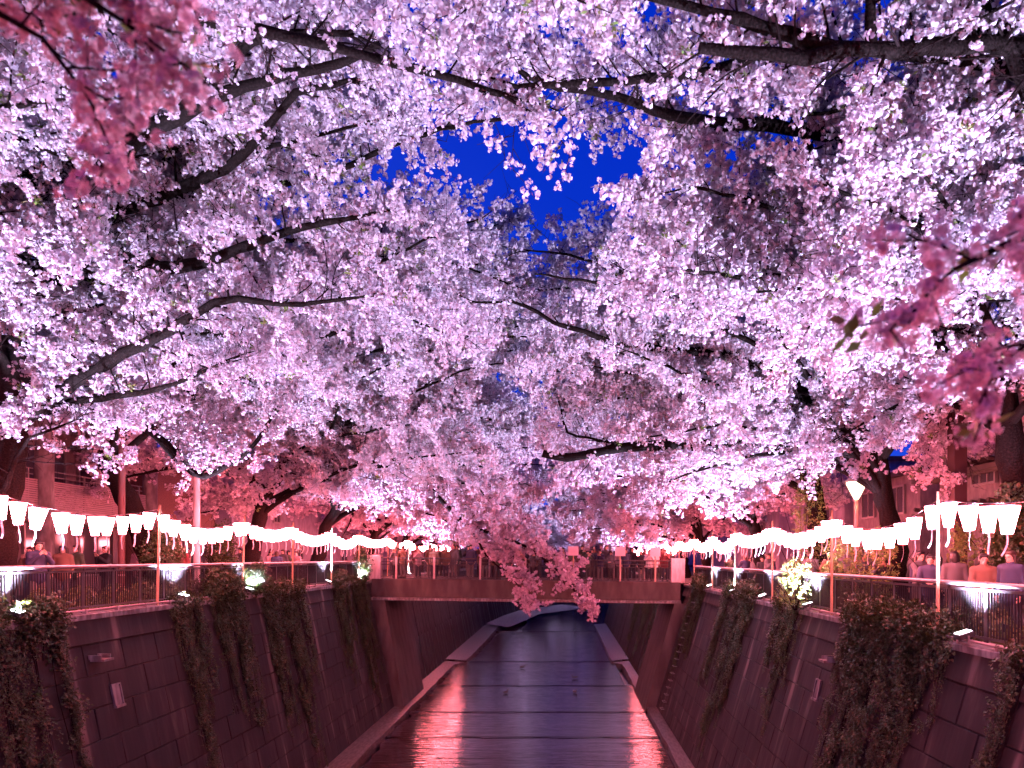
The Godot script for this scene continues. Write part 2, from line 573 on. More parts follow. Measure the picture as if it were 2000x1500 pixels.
func right_wall() -> void:
	var o := thing("retaining_wall", "tall dark concrete block wall below the shop bank, with hanging ivy", "retaining wall")
	block_wall(o, RX, RFX, RY - 0.1, -7.5, -38.4, -1.0)
	var b := MB.new()
	b.bevel_box(Vector3(RX + 0.2, RY - 0.03, -23), Vector3(0.62, 31.0, 0.14), 0.03, Basis(Vector3(1, 0, 0), Vector3(0, 0, -1), Vector3(0, 1, 0)))
	part(o, "coping", b.mesh(M.concrete))
	b = MB.new()
	b.box(Vector3(6.42, -1.25, -16.6), Vector3(0.3, 0.05, 0.34))
	b.box(Vector3(6.5, -1.19, -16.75), Vector3(0.3, 0.1, 0.03))
	b.box(Vector3(6.5, -1.19, -16.45), Vector3(0.3, 0.1, 0.03))
	part(o, "drain_spout", b.mesh(M.concrete))
	plaque(o, Vector3(6.36, -2.05, -17.1), -1.0)
	# step irons set into the wall
	for k in 16:
		var t := 0.1 + 0.056 * k
		var p := Vector3(lerpf(RX, RFX, t) - 0.02, lerpf(RY - 0.1, FOOT, t), -34.6)
		b = MB.new()
		b.tube(PackedVector3Array([p + Vector3(0, 0, 0.2), p + Vector3(-0.16, 0, 0.2), p + Vector3(-0.16, 0, -0.2), p + Vector3(0, 0, -0.2)]), PackedFloat32Array([0.016, 0.016, 0.016, 0.016]), 6)
		part(o, "step_iron", b.mesh(M.steel))
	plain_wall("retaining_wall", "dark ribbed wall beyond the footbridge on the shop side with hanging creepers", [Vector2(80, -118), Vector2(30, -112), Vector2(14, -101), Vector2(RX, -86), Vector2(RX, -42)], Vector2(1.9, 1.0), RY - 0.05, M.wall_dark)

func footbridge() -> void:
	var o := thing("footbridge", "low concrete footbridge crossing the river with a crowd behind its railing", "bridge", Vector3(-2.0, 0.05, -37.0), 0.0)
	o.rotation.z = -0.012
	var b := MB.new()
	b.bevel_box(Vector3(0, -0.5, 0), Vector3(16.7, 0.98, 0.35), 0.02)
	part(o, "girder", b.mesh(M.girder))
	b = MB.new()
	b.box(Vector3(0, -1.08, 0.05), Vector3(16.7, 0.15, 0.55))
	part(o, "girder_flange", b.mesh(M.concrete))
	b = MB.new()
	b.bevel_box(Vector3(0, -0.5, -4.6), Vector3(16.7, 0.98, 0.35), 0.02)
	part(o, "girder", b.mesh(M.girder))
	b = MB.new()
	b.box(Vector3(0, -0.12, -2.3), Vector3(16.7, 0.3, 4.25))
	part(o, "deck", b.mesh(M.road))
	for x in [-8.25, 8.2]:
		b = MB.new()
		b.bevel_box(Vector3(x, 0.62, -0.1), Vector3(0.75, 1.32, 0.5), 0.03)
		part(o, "end_pillar", b.mesh(M.pale))
	for q in [[1.13, 0.035], [0.92, 0.018], [0.76, 0.018], [0.12, 0.018]]:
		for z in [0.0, -4.6]:
			b = MB.new()
			b.rod(Vector3(-7.9, q[0], z), Vector3(7.85, q[0], z), q[1])
			part(o, "railing_bar", b.mesh(M.post))
	var xs := [-7.05, -5.0, -2.5, -0.05, 2.55, 5.08, 6.98]
	for x in xs:
		for z in [0.0, -4.6]:
			b = MB.new()
			b.bar(Vector3(x, 0, z + 0.03), Vector3(x, 1.2, z + 0.03), 0.1, 0.05)
			part(o, "railing_post", b.mesh(M.rail))
	# infill: thin uprights, too fine to tell apart from here
	b = MB.new()
	for i in 150:
		var x := -7.8 + i * 0.104
		b.bar(Vector3(x, 0.12, -0.02), Vector3(x, 1.1, -0.02), 0.012, 0.012)
	part(o, "railing_upright", b.mesh(M.dark)).set_meta("kind", "stuff")
	# battered abutments below the ends
	for q in [[-8.15, -7.0, 1.0], [8.55, 6.95, -1.0]]:
		b = MB.new()
		var t: float = q[0]
		var f: float = q[1]
		var w: float = 0.55 * q[2]
		for zz in [[0.3, -5.0]]:
			var A := Vector3(t - w * 0.6, -1.15, zz[0])
			var B := Vector3(t + w, -1.15, zz[0])
			var C := Vector3(f + w, FOOT - 0.4, zz[0])
			var D := Vector3(f - w * 0.6, FOOT - 0.4, zz[0])
			var dz := Vector3(0, 0, zz[1] - zz[0])
			if q[2] > 0:
				b.quad(D, C, B, A)
				b.quad(C, C + dz, B + dz, B)
			else:
				b.quad(C, D, A, B)
				b.quad(C + dz, C, B, B + dz)
		part(o, "abutment", b.mesh(M.girder))
	# small notice boards tied to three of the posts
	for q in [[2.55, "pink square notice board on the bridge railing beside the drooping blossom"], [5.08, "pink square notice board on the bridge railing in front of the thickest crowd"], [6.98, "pink square notice board on the bridge railing beside the shop side end pillar"]]:
		var s := thing("notice_board", q[1], "notice board", Vector3(-2.0 + q[0], 0.05 - 0.012 * q[0], -36.9), 0.0, "notice boards on the bridge railing")
		b = MB.new()
		b.box(Vector3(0, 1.62, 0), Vector3(0.56, 0.5, 0.025))
		part(s, "panel", b.mesh(M.strip))
		b = MB.new()
		b.rod(Vector3(0, 0.0, -0.03), Vector3(0, 1.75, -0.03), 0.025)
		part(s, "stake", b.mesh(M.bamboo))

# ---------------------------------------------------------------- buildings
func window(o: Node3D, at: Vector3, w: float, h: float, turn: Basis, bars := 1) -> void:
	var b := MB.new()
	for s in [-1, 1]:
		b.box(at + turn * Vector3(s * w * 0.5, 0, 0.02), Vector3(0.07, h + 0.07, 0.1), turn)
		b.box(at + turn * Vector3(0, s * h * 0.5, 0.02), Vector3(w - 0.07, 0.07, 0.1), turn)
	for k in bars:
		b.box(at + turn * Vector3(-w * 0.5 + w * (k + 1) / (bars + 1.0), 0, 0.015), Vector3(0.045, h - 0.07, 0.07), turn)
	var f := part(o, "window", b.mesh(M.steel))
	b = MB.new()
	b.box(at, Vector3(w - 0.06, h - 0.06, 0.02), turn)
	part(f, "pane", b.mesh(M.glass))

func buildings() -> void:
	var rose := worn([0.3, 0.7], [lin(0.14, 0.11, 0.115), lin(0.2, 0.16, 0.165)], 0.02, Vector3(0.4, 0.15, 0.4), 0.8, 0.2, 0.05, 41)
	var violet := worn([0.3, 0.7], [lin(0.2, 0.18, 0.22), lin(0.27, 0.245, 0.29)], 0.02, Vector3(0.2, 0.1, 0.2), 0.85, 0.1, 0.05, 42)
	var brick := worn([0.3, 0.7], [lin(0.12, 0.06, 0.045), lin(0.19, 0.1, 0.07)], 0.05, Vector3(0.6, 0.6, 0.6), 0.85, 0.4, 0.1, 43)
	var slatm := flat(0.3, 0.235, 0.24, 0.6)
	var face := Basis(Vector3(0, 1, 0), PI / 2)       # its +z looks along +x, to the river
	var back := Basis(Vector3(0, 1, 0), -PI / 2)
	# left: three storeys with louvred balcony bands
	var o := thing("apartment_building", "low apartment building with louvred balcony bands and a bare round column", "building")
	var b := MB.new()
	b.box(Vector3(-21.0, 4.6, -19.5), Vector3(5.6, 9.2, 17.0))
	part(o, "wall", b.mesh(rose))
	b = MB.new()
	for y in [2.55, 5.9, 9.25]:
		b.box(Vector3(-17.6, y, -19.5), Vector3(1.3, 0.22, 17.2))
	part(o, "balcony_slab", b.mesh(M.concrete))
	var zz := [-11.0, -16.4, -22.3, -28.0]
	b = MB.new()
	b.box(Vector3.ZERO, Vector3(0.03, 0.048, 5.0))
	var slat := b.mesh(slatm)
	for lv in [2.66, 6.01]:
		for k in 3:
			var zc: float = (zz[k] + zz[k + 1]) * 0.5
			for i in 16:
				var s := part(o, "slat", slat, Vector3(-16.98, lv + 0.06 + i * 0.07, zc))
				s.rotation.z = 0.25
				s.scale.z = (zz[k] - zz[k + 1] - 0.5) / 5.0
			for j in 4:
				b = MB.new()
				var z: float = zz[k] - 0.5 - j * (zz[k] - zz[k + 1] - 1.0) / 3.0
				b.bar(Vector3(-17.1, lv, z), Vector3(-17.1, lv + 1.5, z), 0.05, 0.05)
				part(o, "railing_post", b.mesh(M.steel))
			for hh in [1.3, 1.48]:
				b = MB.new()
				b.rod(Vector3(-17.1, lv + hh, zz[k] - 0.3), Vector3(-17.1, lv + hh, zz[k + 1] + 0.3), 0.02, 6)
				part(o, "railing_bar", b.mesh(M.steel))
	for k in 4:
		b = MB.new()
		b.lathe(Vector3(-16.95, 0, zz[k]), [Vector2(0.27, 0), Vector2(0.27, 9.3)], 14)
		part(o, "column", b.mesh(M.concrete))
	for lv in [0.0, 2.66, 6.01]:
		for k in 3:
			for j in 2:
				window(o, Vector3(-18.17, lv + 1.55, zz[k] - 1.6 - j * 2.6), 1.9, 1.9, face, 1)
	b = MB.new()
	for k in 5:
		b.bar(Vector3(-17.3, 0, -12.6 - k * 3.4), Vector3(-17.3, 2.45, -12.6 - k * 3.4), 0.12, 0.12)
	part(o, "ground_floor_post", b.mesh(M.post))
	# left: plain pale building behind the second lantern span
	o = thing("warehouse", "plain violet grey building with blank walls behind the lanterns on the apartment bank", "building")
	b = MB.new()
	b.box(Vector3(-23.0, 3.2, -41.5), Vector3(12.0, 6.4, 13.0))
	part(o, "wall", b.mesh(violet))
	b = MB.new()
	b.box(Vector3(-23.0, 6.5, -41.5), Vector3(12.4, 0.25, 13.4))
	part(o, "roof_edge", b.mesh(M.concrete))
	for k in 3:
		window(o, Vector3(-16.97, 1.6 + (k % 2) * 2.2, -36.8 - k * 3.6), 0.9, 0.9, face, 1)
	# left: brick house further along
	o = thing("brick_house", "small red brick house between the apartment building and the warehouse", "building")
	b = MB.new()
	b.box(Vector3(-19.8, 2.6, -31.8), Vector3(4.6, 5.2, 5.0))
	part(o, "wall", b.mesh(brick))
	b = MB.new()
	b.box(Vector3(-19.8, 5.3, -31.8), Vector3(5.0, 0.2, 5.4))
	part(o, "roof", b.mesh(M.concrete))
	window(o, Vector3(-17.47, 1.7, -30.9), 1.0, 1.3, face, 1)
	window(o, Vector3(-17.47, 1.7, -32.9), 1.0, 1.3, face, 1)
	# right: shop house with layered eaves and a lit counter
	o = thing("shop_house", "tiled shop house with layered eaves and a lit serving window", "building")
	b = MB.new()
	b.box(Vector3(15.4, 2.6, -20.0), Vector3(4.0, 5.7, 8.6))
	part(o, "wall", b.mesh(rose))
	for k in 3:
		var y := 2.75 + k * 1.25
		b = MB.new()
		b.box(Vector3(13.2, y, -20.0), Vector3(1.2, 0.16, 9.4))
		b.box(Vector3(12.75, y - 0.13, -20.0), Vector3(0.14, 0.1, 9.4))
		var eave := part(o, "eave", b.mesh(M.girder))
		for i in 22:
			b = MB.new()
			b.lathe(Vector3.ZERO, [Vector2(0.07, -0.62), Vector2(0.07, 0.62)], 8)
			var t := part(eave, "roof_tile", b.mesh(M.girder), Vector3(13.18, y + 0.14, -15.6 - i * 0.42))
			t.rotation.z = PI / 2 - 0.16
	window(o, Vector3(13.33, 4.0, -17.6), 1.2, 0.8, back, 2)
	window(o, Vector3(13.33, 4.0, -21.6), 1.2, 0.8, back, 2)
	# serving window: a lit recess with a counter
	b = MB.new()
	b.box(Vector3(13.36, 1.0, -19.0), Vector3(0.05, 1.0, 1.5))
	part(o, "lit_window", b.mesh(M.shopglow))
	b = MB.new()
	b.box(Vector3(13.2, 1.72, -19.0), Vector3(0.4, 0.09, 2.0))
	b.box(Vector3(13.2, 0.42, -19.0), Vector3(0.5, 0.09, 2.0))
	part(o, "counter_shelf", b.mesh(M.bamboo))
	b = MB.new()
	b.box(Vector3(13.3, 1.98, -19.0), Vector3(0.1, 0.34, 1.3))
	part(o, "lit_sign", b.mesh(M.shopglow))
	var al := AreaLight3D.new()
	al.name = "shop_window_light"
	al.light_color = Color(1.0, 0.85, 0.62)
	al.light_energy = 5.0
	al.area_size = Vector2(1.4, 0.95)
	al.shadow_enabled = true
	al.position = Vector3(13.3, 1.0, -19.0)
	al.rotation.y = PI / 2
	o.add_child(al)
	var yell := flat(0.8, 0.42, 0.03, 0.7)
	b = MB.new()
	b.box(Vector3(12.7, 1.0, -20.3), Vector3(0.04, 1.5, 0.45))
	var ban := part(self, "shop_banner", b.mesh(yell))
	tag(ban, "narrow yellow cloth banner beside the lit serving window", "banner")
	# right: pink grey block nearer the camera
	o = thing("office_building", "plain grey building with a grid window behind the ivy", "building")
	b = MB.new()
	b.box(Vector3(15.6, 4.2, -10.3), Vector3(4.4, 9.0, 9.0))
	part(o, "wall", b.mesh(violet))
	for k in 5:
		b = MB.new()
		b.box(Vector3(13.32, 0.95 + k * 0.42, -13.4), Vector3(0.16, 0.22, 2.6))
		part(o, "cladding_board", b.mesh(brick))
	window(o, Vector3(13.36, 1.2, -10.6), 2.2, 1.7, back, 6)
	b = MB.new()
	for k in 5:
		b.box(Vector3(13.28, 0.6 + k * 0.33, -10.6), Vector3(0.03, 0.03, 2.2))
	part(o, "window_grille", b.mesh(M.rail))
	# right: further houses
	var rr := [[-29.0, 6.0, 4.8, "low house with a flat roof beyond the shop house"], [-36.5, 7.0, 6.2, "two storey rendered house near the bridge"], [-48.0, 10.0, 7.0, "dark house beyond the footbridge"]]
	for q in rr:
		o = thing("house", q[3], "building")
		b = MB.new()
		b.box(Vector3(16.6, RY + q[2] * 0.5, q[0]), Vector3(6.0, q[2], q[1]))
		part(o, "wall", b.mesh(rose if q[1] < 6.5 else violet))
		b = MB.new()
		b.box(Vector3(16.6, RY + q[2] + 0.1, q[0]), Vector3(6.4, 0.22, q[1] + 0.4))
		part(o, "roof", b.mesh(M.girder))
		for k in 2:
			window(o, Vector3(13.57, 1.3, q[0] + 1.3 - k * 2.6), 1.2, 1.3, back, 1)
			window(o, Vector3(13.57, 3.6, q[0] + 1.3 - k * 2.6), 1.2, 1.1, back, 1)
	# far: dark blocks closing the view behind the bend and the left bank
	var ff := [[Vector3(-24, 4.5, -60), Vector3(12, 9, 16), "grey block far down the apartment bank beyond the footbridge"], [Vector3(-20, 5, -84), Vector3(14, 10, 20), "long pale block far off beyond the river bend"], [Vector3(10, 5.5, -146), Vector3(46, 11, 12), "wide dark block closing the view beyond the river bend"], [Vector3(24, 5, -74), Vector3(14, 10, 26), "dark block far down the shop bank behind the trees"]]
	for q in ff:
		o = thing("apartment_building", q[2], "building")
		b = MB.new()
		b.box(q[0], q[1])
		part(o, "wall", b.mesh(violet))
		b = MB.new()
		b.box(q[0] + Vector3(0, q[1].y * 0.5 + 0.15, 0), Vector3(q[1].x + 0.3, 0.3, q[1].z + 0.3))
		part(o, "roof_edge", b.mesh(M.concrete))
		for k in 3:
			for j in 3:
				if absf(q[0].x) > 15:
					var sx := signf(-q[0].x)
					window(o, Vector3(q[0].x + sx * (q[1].x * 0.5 + 0.02), 1.7 + j * 2.9, q[0].z + (k - 1) * 4.0), 1.6, 1.4, face if sx > 0 else back, 1)
				else:
					window(o, q[0] + Vector3((k - 1) * 5.0, 1.7 - q[0].y + j * 2.9, q[1].z * 0.5 + 0.02), 1.6, 1.4, Basis.IDENTITY, 1)
	# posts on the banks
	var p := thing("utility_pole", "thick reddish brown pole with two pale bands on the apartment bank", "pole", Vector3(-12.55, 0, -19.4))
	b = MB.new()
	b.lathe(Vector3.ZERO, [Vector2(0.095, 0), Vector2(0.088, 3.5), Vector2(0.08, 8.0)], 16)
	part(p, "shaft", b.mesh(flat(0.07, 0.022, 0.018, 0.6)))
	for y in [0.75, 1.02, 1.9]:
		b = MB.new()
		b.lathe(Vector3(0, y, 0), [Vector2(0.104, 0), Vector2(0.104, 0.035)], 16)
		part(p, "band", b.mesh(M.rail))
	p = thing("utility_pole", "dark square pole behind the first lantern post on the shop bank", "pole", Vector3(9.35, RY, -16.2))
	b = MB.new()
	b.bar(Vector3(0, 0, 0), Vector3(0, 7.5, 0), 0.3, 0.3)
	part(p, "shaft", b.mesh(flat(0.05, 0.02, 0.018, 0.6)))
	b = MB.new()
	b.box(Vector3(-0.17, 2.35, 0.02), Vector3(0.03, 0.3, 0.26))
	part(p, "small_sign", b.mesh(flat(0.5, 0.06, 0.08, 0.5)))
	p = thing("utility_pole", "pale slim pole among the creepers on the apartment bank", "pole", Vector3(-12.3, 0, -22.9))
	b = MB.new()
	b.lathe(Vector3.ZERO, [Vector2(0.11, 0), Vector2(0.1, 6.0)], 14)
	part(p, "shaft", b.mesh(M.pale))

# ---------------------------------------------------------------- railings
func railing(called: String, label: String, x: float, y: float, z0: float, z1: float, sg: float, pitch: float, singly: int) -> void:
	var o := thing(called, label, "railing")
	var b := MB.new()
	var n := int(absf(z1 - z0) / pitch)
	var step := (z1 - z0) / n
	# top rail in lengths, butted with sleeves
	var at := z0
	while at > z1 + 0.5:
		var to := maxf(at - 4.0 * pitch, z1)
		b = MB.new()
		b.rod(Vector3(x, y + 1.06, at), Vector3(x, y + 1.06, to + 0.004), 0.042, 10)
		part(o, "top_rail", b.mesh(M.rail))
		b = MB.new()
		b.rod(Vector3(x, y + 1.06, to + 0.06), Vector3(x, y + 1.06, to - 0.06), 0.05, 10)
		part(o, "sleeve", b.mesh(M.rail))
		at = to
	for q in [0.16, 0.96]:
		b = MB.new()
		b.bar(Vector3(x - sg * 0.03, y + q, z0), Vector3(x - sg * 0.03, y + q, z1), 0.045, 0.03)
		part(o, "cross_rail", b.mesh(M.post))
	b = MB.new()
	b.bar(Vector3(0, 0, 0), Vector3(0, 0.92, 0), 0.03, 0.085)
	b.bar(Vector3(0, 0.92, 0), Vector3(sg * 0.045, 1.02, 0), 0.03, 0.07)
	var post := b.mesh(M.post)
	b = MB.new()
	b.bar(Vector3(0, 0.17, 0), Vector3(0, 0.95, 0), 0.02, 0.016)
	var bar := b.mesh(M.picket)
	var rest := MB.new()
	var made := 0
	for i in n + 1:
		var z := z0 + step * i
		part(o, "post", post, Vector3(x - sg * 0.045, y, z))
		if i == n:
			break
		var m := 13
		for k in m:
			var zz := z + step * (k + 1.0) / (m + 1.0)
			if zz > -8.0 * (1.0 if sg < 0 else 1.4):
				continue
			if made < singly:
				part(o, "picket", bar, Vector3(x - sg * 0.03, y, zz))
				made += 1
			else:
				rest.bar(Vector3(x - sg * 0.03, y + 0.17, zz), Vector3(x - sg * 0.03, y + 0.95, zz), 0.02, 0.016)
	if rest.ix.size() > 0:
		part(o, "far_pickets" if singly > 0 else "picket_row", rest.mesh(M.picket)).set_meta("kind", "stuff")

func railings() -> void:
	railing("railing", "pinkish steel railing with thin upright bars along the apartment bank", LX - 0.12, 0.0, -8.0, -36.6, 1.0, 1.0, 230)
	railing("railing", "pinkish steel railing with thin upright bars along the shop bank, partly lit white by floodlights", RX + 0.12, RY, -7.2, -36.6, -1.0, 1.02, 230)
	railing("railing", "railing along the apartment bank beyond the footbridge", LX - 0.12, 0.0, -42.0, -79.0, 1.0, 2.0, 0)
	railing("railing", "railing along the shop bank beyond the footbridge", RX + 0.12, RY, -42.0, -85.0, -1.0, 2.0, 0)
	# conduits clipped along the edge of the coping
	for q in [[LX + 0.06, 0.07, "thin pink conduit pipe clipped along the apartment side coping", -9.0, -37.0], [RX - 0.06, RY + 0.07, "thin pink conduit pipe clipped along the shop side coping", -8.0, -37.0]]:
		var o := thing("conduit_pipe", q[2], "pipe")
		var b := MB.new()
		b.rod(Vector3(q[0], q[1] + 0.035, q[3]), Vector3(q[0], q[1] + 0.035, q[4]), 0.026)
		part(o, "pipe", b.mesh(M.rail))
		for k in 26:
			b = MB.new()
			b.box(Vector3(q[0], q[1] + 0.01, q[3] - 0.6 - k * 1.06), Vector3(0.09, 0.1, 0.05))
			part(o, "clip", b.mesh(M.rail))

# ---------------------------------------------------------------- cherry trees
func flower(b: MB, at: Vector3, out: Vector3, r: float, lantern_tint := false) -> void:   # five cupped petals round a reddish centre
	var x := out.cross(Vector3(0.3, 0.9, 0.2)).normalized()
	var y := out.cross(x)
	var spin := rnd(0, TAU)
	var cup := rnd(0.15, 0.55)
	var pale := Color(0.59, 0.555, 0.6).lerp(Color(0.55, 0.46, 0.53), rnd(0, 1))
	if lantern_tint:
		pale = Color(0.86, 0.68, 0.72).lerp(Color(0.84, 0.56, 0.62), rnd(0, 1))  # lantern red mixed into the petal colour
	for k in 5:
		var a := spin + TAU * k / 5.0
		var d := x * cos(a) + y * sin(a)
		var e := x * cos(a + 0.46) + y * sin(a + 0.46)
		var f := x * cos(a - 0.46) + y * sin(a - 0.46)
		var c0 := at
		var l := at + f * r + out * r * cup
		var q := at + e * r + out * r * cup
		var n := b.v.size()
		var nn := (l - c0).cross(q - c0).normalized()
		if nn.dot(out) < 0:
			nn = -nn
		for p in [c0, l, q]:
			b.v.append(p)
			b.n.append(nn)
			b.uv.append(Vector2.ZERO)
		b.c.append(Color(0.42, 0.24, 0.29)); b.c.append(pale); b.c.append(pale)
		b.ix.append(n); b.ix.append(n + 2); b.ix.append(n + 1)

func make_sprays() -> void:
	for k in 4:
		var b := MB.new()
		b.colored = true
		for j in 4:
			var c := rv() * 0.085
			var g := rnd(0.7, 1.25)
			for i in 6:
				var d := rv().normalized()
				var e := (d + rv() * 0.5).normalized()
				var x := e.cross(rv()).normalized() * rnd(0.016, 0.022) * g
				var y := e.cross(x).normalized() * rnd(0.016, 0.022) * g
				var p := c + d * rnd(0.018, 0.037) * g
				b.tint = Color(0.66, 0.62, 0.67).lerp(Color(0.58, 0.46, 0.53), rnd(0, 1) * rnd(0.4, 1))
				b.tri(p - x * 0.9 - y, p + x - y * 0.9, p + x * 0.8 + y)
				b.tri(p - x * 0.9 - y, p + x * 0.8 + y, p - x + y * 0.85)
		b.tint = Color(0.3, 0.09, 0.09)
		for i in 4:
			var sd := rv().normalized() * 0.05
			b.tri(Vector3(0.002, 0, 0), sd, Vector3(-0.002, 0.002, 0))
		petal_meshes.append(b.mesh(M.petal))
	var dp := MB.new()      # pinker petals: red lantern light put into the colour of the near sprays
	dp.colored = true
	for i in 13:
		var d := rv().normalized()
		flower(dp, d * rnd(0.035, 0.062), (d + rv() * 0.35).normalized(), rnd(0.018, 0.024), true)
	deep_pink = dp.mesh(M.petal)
	for k in 2:      # for far trees: several pompoms on one sprig
		var b := MB.new()
		b.colored = true
		for j in 4:
			var c := rv() * 0.11
			for i in 7:
				var d := rv().normalized()
				var x := d.cross(Vector3(0.2, 0.9, 0.4)).normalized() * 0.029
				var y := d.cross(x).normalized() * 0.029
				var p := c + d * rnd(0.03, 0.06)
				b.tint = Color(0.66, 0.6, 0.66).lerp(Color(0.61, 0.48, 0.56), rnd(0, 1))
				b.quad(p - x - y, p + x - y, p + x + y, p - x + y)
		petal_meshes.append(b.mesh(M.petal))
	var lf := MB.new()
	lf.colored = true
	for i in 9:
		var d := (rv() + Vector3(0, 0.4, 0)).normalized()
		var x := d.cross(Vector3.UP).normalized() * rnd(0.012, 0.02)
		var p := rv() * 0.05
		lf.tint = Color(0.12, 0.19, 0.04).lerp(Color(0.2, 0.14, 0.05), rnd(0, 1) * rnd(0, 1))
		lf.quad(p, p + d * 0.035 + x, p + d * 0.085, p + d * 0.035 - x)
	leaf_spray = lf.mesh(M.leaf)
	var iv := MB.new()
	iv.colored = true
	for i in 12:
		var p := Vector3(rnd(-0.14, 0.14), rnd(-0.16, 0.16), rnd(-0.03, 0.05))
		var d := Vector3(rnd(-0.5, 0.5), rnd(-1.0, -0.2), rnd(0.0, 0.6)).normalized()
		var nn := Vector3(rnd(-0.5, 0.5), rnd(-0.1, 0.7), 1.0).normalized()
		var x := d.cross(nn).normalized() * rnd(0.024, 0.04)
		var l := rnd(0.055, 0.09)
		iv.tint = Color(0.022, 0.045, 0.011).lerp(Color(0.07, 0.05, 0.018), rnd(0, 1) * rnd(0.3, 1))
		var m := p + d * l * 0.4 + nn * 0.012
		iv.tri(p, m - x, p + d * l)
		iv.tri(p, p + d * l, m + x)
	ivy_spray = iv.mesh(M.leaf)

func smooth_path(p: Array, step: float, jitter: float) -> PackedVector3Array:
	var out := PackedVector3Array()
	for i in p.size() - 1:
		var a: Vector3 = p[maxi(i - 1, 0)]
		var b: Vector3 = p[i]
		var c: Vector3 = p[i + 1]
		var d: Vector3 = p[mini(i + 2, p.size() - 1)]
		var n := maxi(1, int(round(b.distance_to(c) / step)))
		for k in n:
			var q := b.cubic_interpolate(c, a, d, float(k) / n)
			if jitter > 0.0 and out.size() > 0:
				q += rv() * jitter
			out.append(q)
	out.append(p[p.size() - 1])
	return out

func in_gap(p: Vector3) -> bool:      # the opening between the crowns of the two banks, above the middle of the river
	if p.z > -11.2 or p.z < -17.6 or p.y < 5.2:
		return false
	var w := 1.6 - absf(-p.z - 15.5) * 0.28 + noise.get_noise_3dv(p * 2.2) * 1.3
	return absf(p.x + 0.5) < w

func kept_clear(p: Vector3) -> bool:      # people walk and lanterns hang here: the crowns are pruned above the walkways
	return (p.x < -10.4 and p.y < 3.9 + noise.get_noise_3dv(p * 3.0) * 1.2 and p.z > -19.5) or (p.x > 6.6 and p.y < 2.6 + noise.get_noise_3dv(p * 3.0) * 0.6) or (p.x > 7.6 and p.y < 4.3 and p.z < -18.0 and p.z > -23.5) or (p.x < -10.0 and p.y < 2.9) or (p.x < -11.2 and p.y < 6.4 and p.z < -12.3 and p.z > -15.2)

var thinned := {}

func thin_under(pts: Array) -> void:      # the sprays are thin below and towards the camera from the big limbs, so that these show
	for p in smooth_path(pts, 0.22, 0.0):
		var d := Vector3(-p.x * 0.1, -0.5, 0.87).normalized()
		d.y = -(p.y - EYE) / absf(p.z) * 0.87
		d.x = -p.x / absf(p.z) * 0.87
		for k in (16 if p.z > -16.0 else 44):
			var q: Vector3 = p + d * (0.12 + k * 0.16)
			thinned[Vector3i((q / 0.3).round())] = true

func in_reach(p: Vector3) -> bool:      # crowns are only built where they can be seen from the river
	var d := 3.0 - p.z
	return p.x > -0.86 * d - 1.0 and p.x < 0.7 * d + 1.0 and p.y < EYE + 0.84 * d + 1.0 and p.z < -1.5

func dress(path: PackedVector3Array, T: Dictionary, from: float, spacing: float, off: float) -> void:   # blossom along a twig
	var xf: Array = T.xf
	var left := rnd(0.0, spacing)
	var total := 0.0
	for i in path.size() - 1:
		total += path[i].distance_to(path[i + 1])
	var run := 0.0
	for i in path.size() - 1:
		var l := path[i].distance_to(path[i + 1])
		while left < l:
			if run + left >= from * total:
				var p := path[i].lerp(path[i + 1], left / l) + rv() * off
				if not in_gap(p) and noise.get_noise_3dv(p * T.clump) > T.bare and noise.get_noise_3dv(p * 0.95 + Vector3(40, 7, 3)) > T.hole and p.distance_squared_to(Vector3(0, EYE, 0)) > 3.0 and in_reach(p) and not kept_clear(p) and not (thinned.has(Vector3i((p / 0.3).round())) and rng.randf() < 0.93):
					var s: float = T.size * rnd(0.75, 1.3)
					if rng.randf() < T.leafy:
						T.lf.append(Transform3D(any_turn().scaled(Vector3.ONE * rnd(0.8, 1.4)), p))
					else:
						xf.append(Transform3D(any_turn().scaled(Vector3.ONE * s), p))
			left += spacing * rnd(0.7, 1.3)
		left -= l
		run += l

func shoot(at: Vector3, dir: Vector3, length: float, segs: int, lift: float, wob: float) -> PackedVector3Array:
	var out := PackedVector3Array([at])
	var d := dir
	for k in segs:
		d = (d + rv() * wob + Vector3(0, lift, 0)).normalized()
		at += d * length / segs
		out.append(at)
	return out

func taper(n: int, a: float, b: float) -> PackedFloat32Array:
	var r := PackedFloat32Array()
	for i in n:
		r.append(lerpf(a, b, float(i) / maxf(1, n - 1)))
	return r

func side_dir(t: Vector3, flatten: float, fwd: float, up := 0.08) -> Vector3:
	var u := rv()
	u.y = u.y * flatten + up
	u = (u - t * u.dot(t)).normalized()
	return (t * fwd + u).normalized()

func grow(o: Node3D, pts: Array, r0: float, r1: float, T: Dictionary) -> void:
	var path := smooth_path(pts, 0.4, 0.025)
	var n := path.size()
	var b := MB.new()
	b.tube(path, taper(n, r0, r1), 9 if r0 > 0.06 else 6, true, 0.1)
	part(o, "limb", b.mesh(M.bark))
	var every: float = T.every
	var left := every * 1.0
	var total := 0.0
	for i in n - 1:
		total += path[i].distance_to(path[i + 1])
	var run := 0.0
	for i in n - 1:
		var l := path[i].distance_to(path[i + 1])
		var t := (path[i + 1] - path[i]).normalized()
		while left < l:
			var f := (run + left) / total
			if f > T.bald:
				var p := path[i].lerp(path[i + 1], left / l)
				branch(p, t, lerpf(T.long, T.short, f) * rnd(0.6, 1.25), maxf(0.007, lerpf(r0, r1, f) * 0.3), T)
			left += every * rnd(0.7, 1.3)
		left -= l
		run += l
	# the tip goes on as a spray
	if r1 < 0.045:
		var t := (path[n - 1] - path[n - 2]).normalized()
		for k in 3:
			branch(path[n - 1], (t + rv() * 0.35).normalized(), T.short * rnd(0.8, 1.4), r1 * 0.7, T, true)

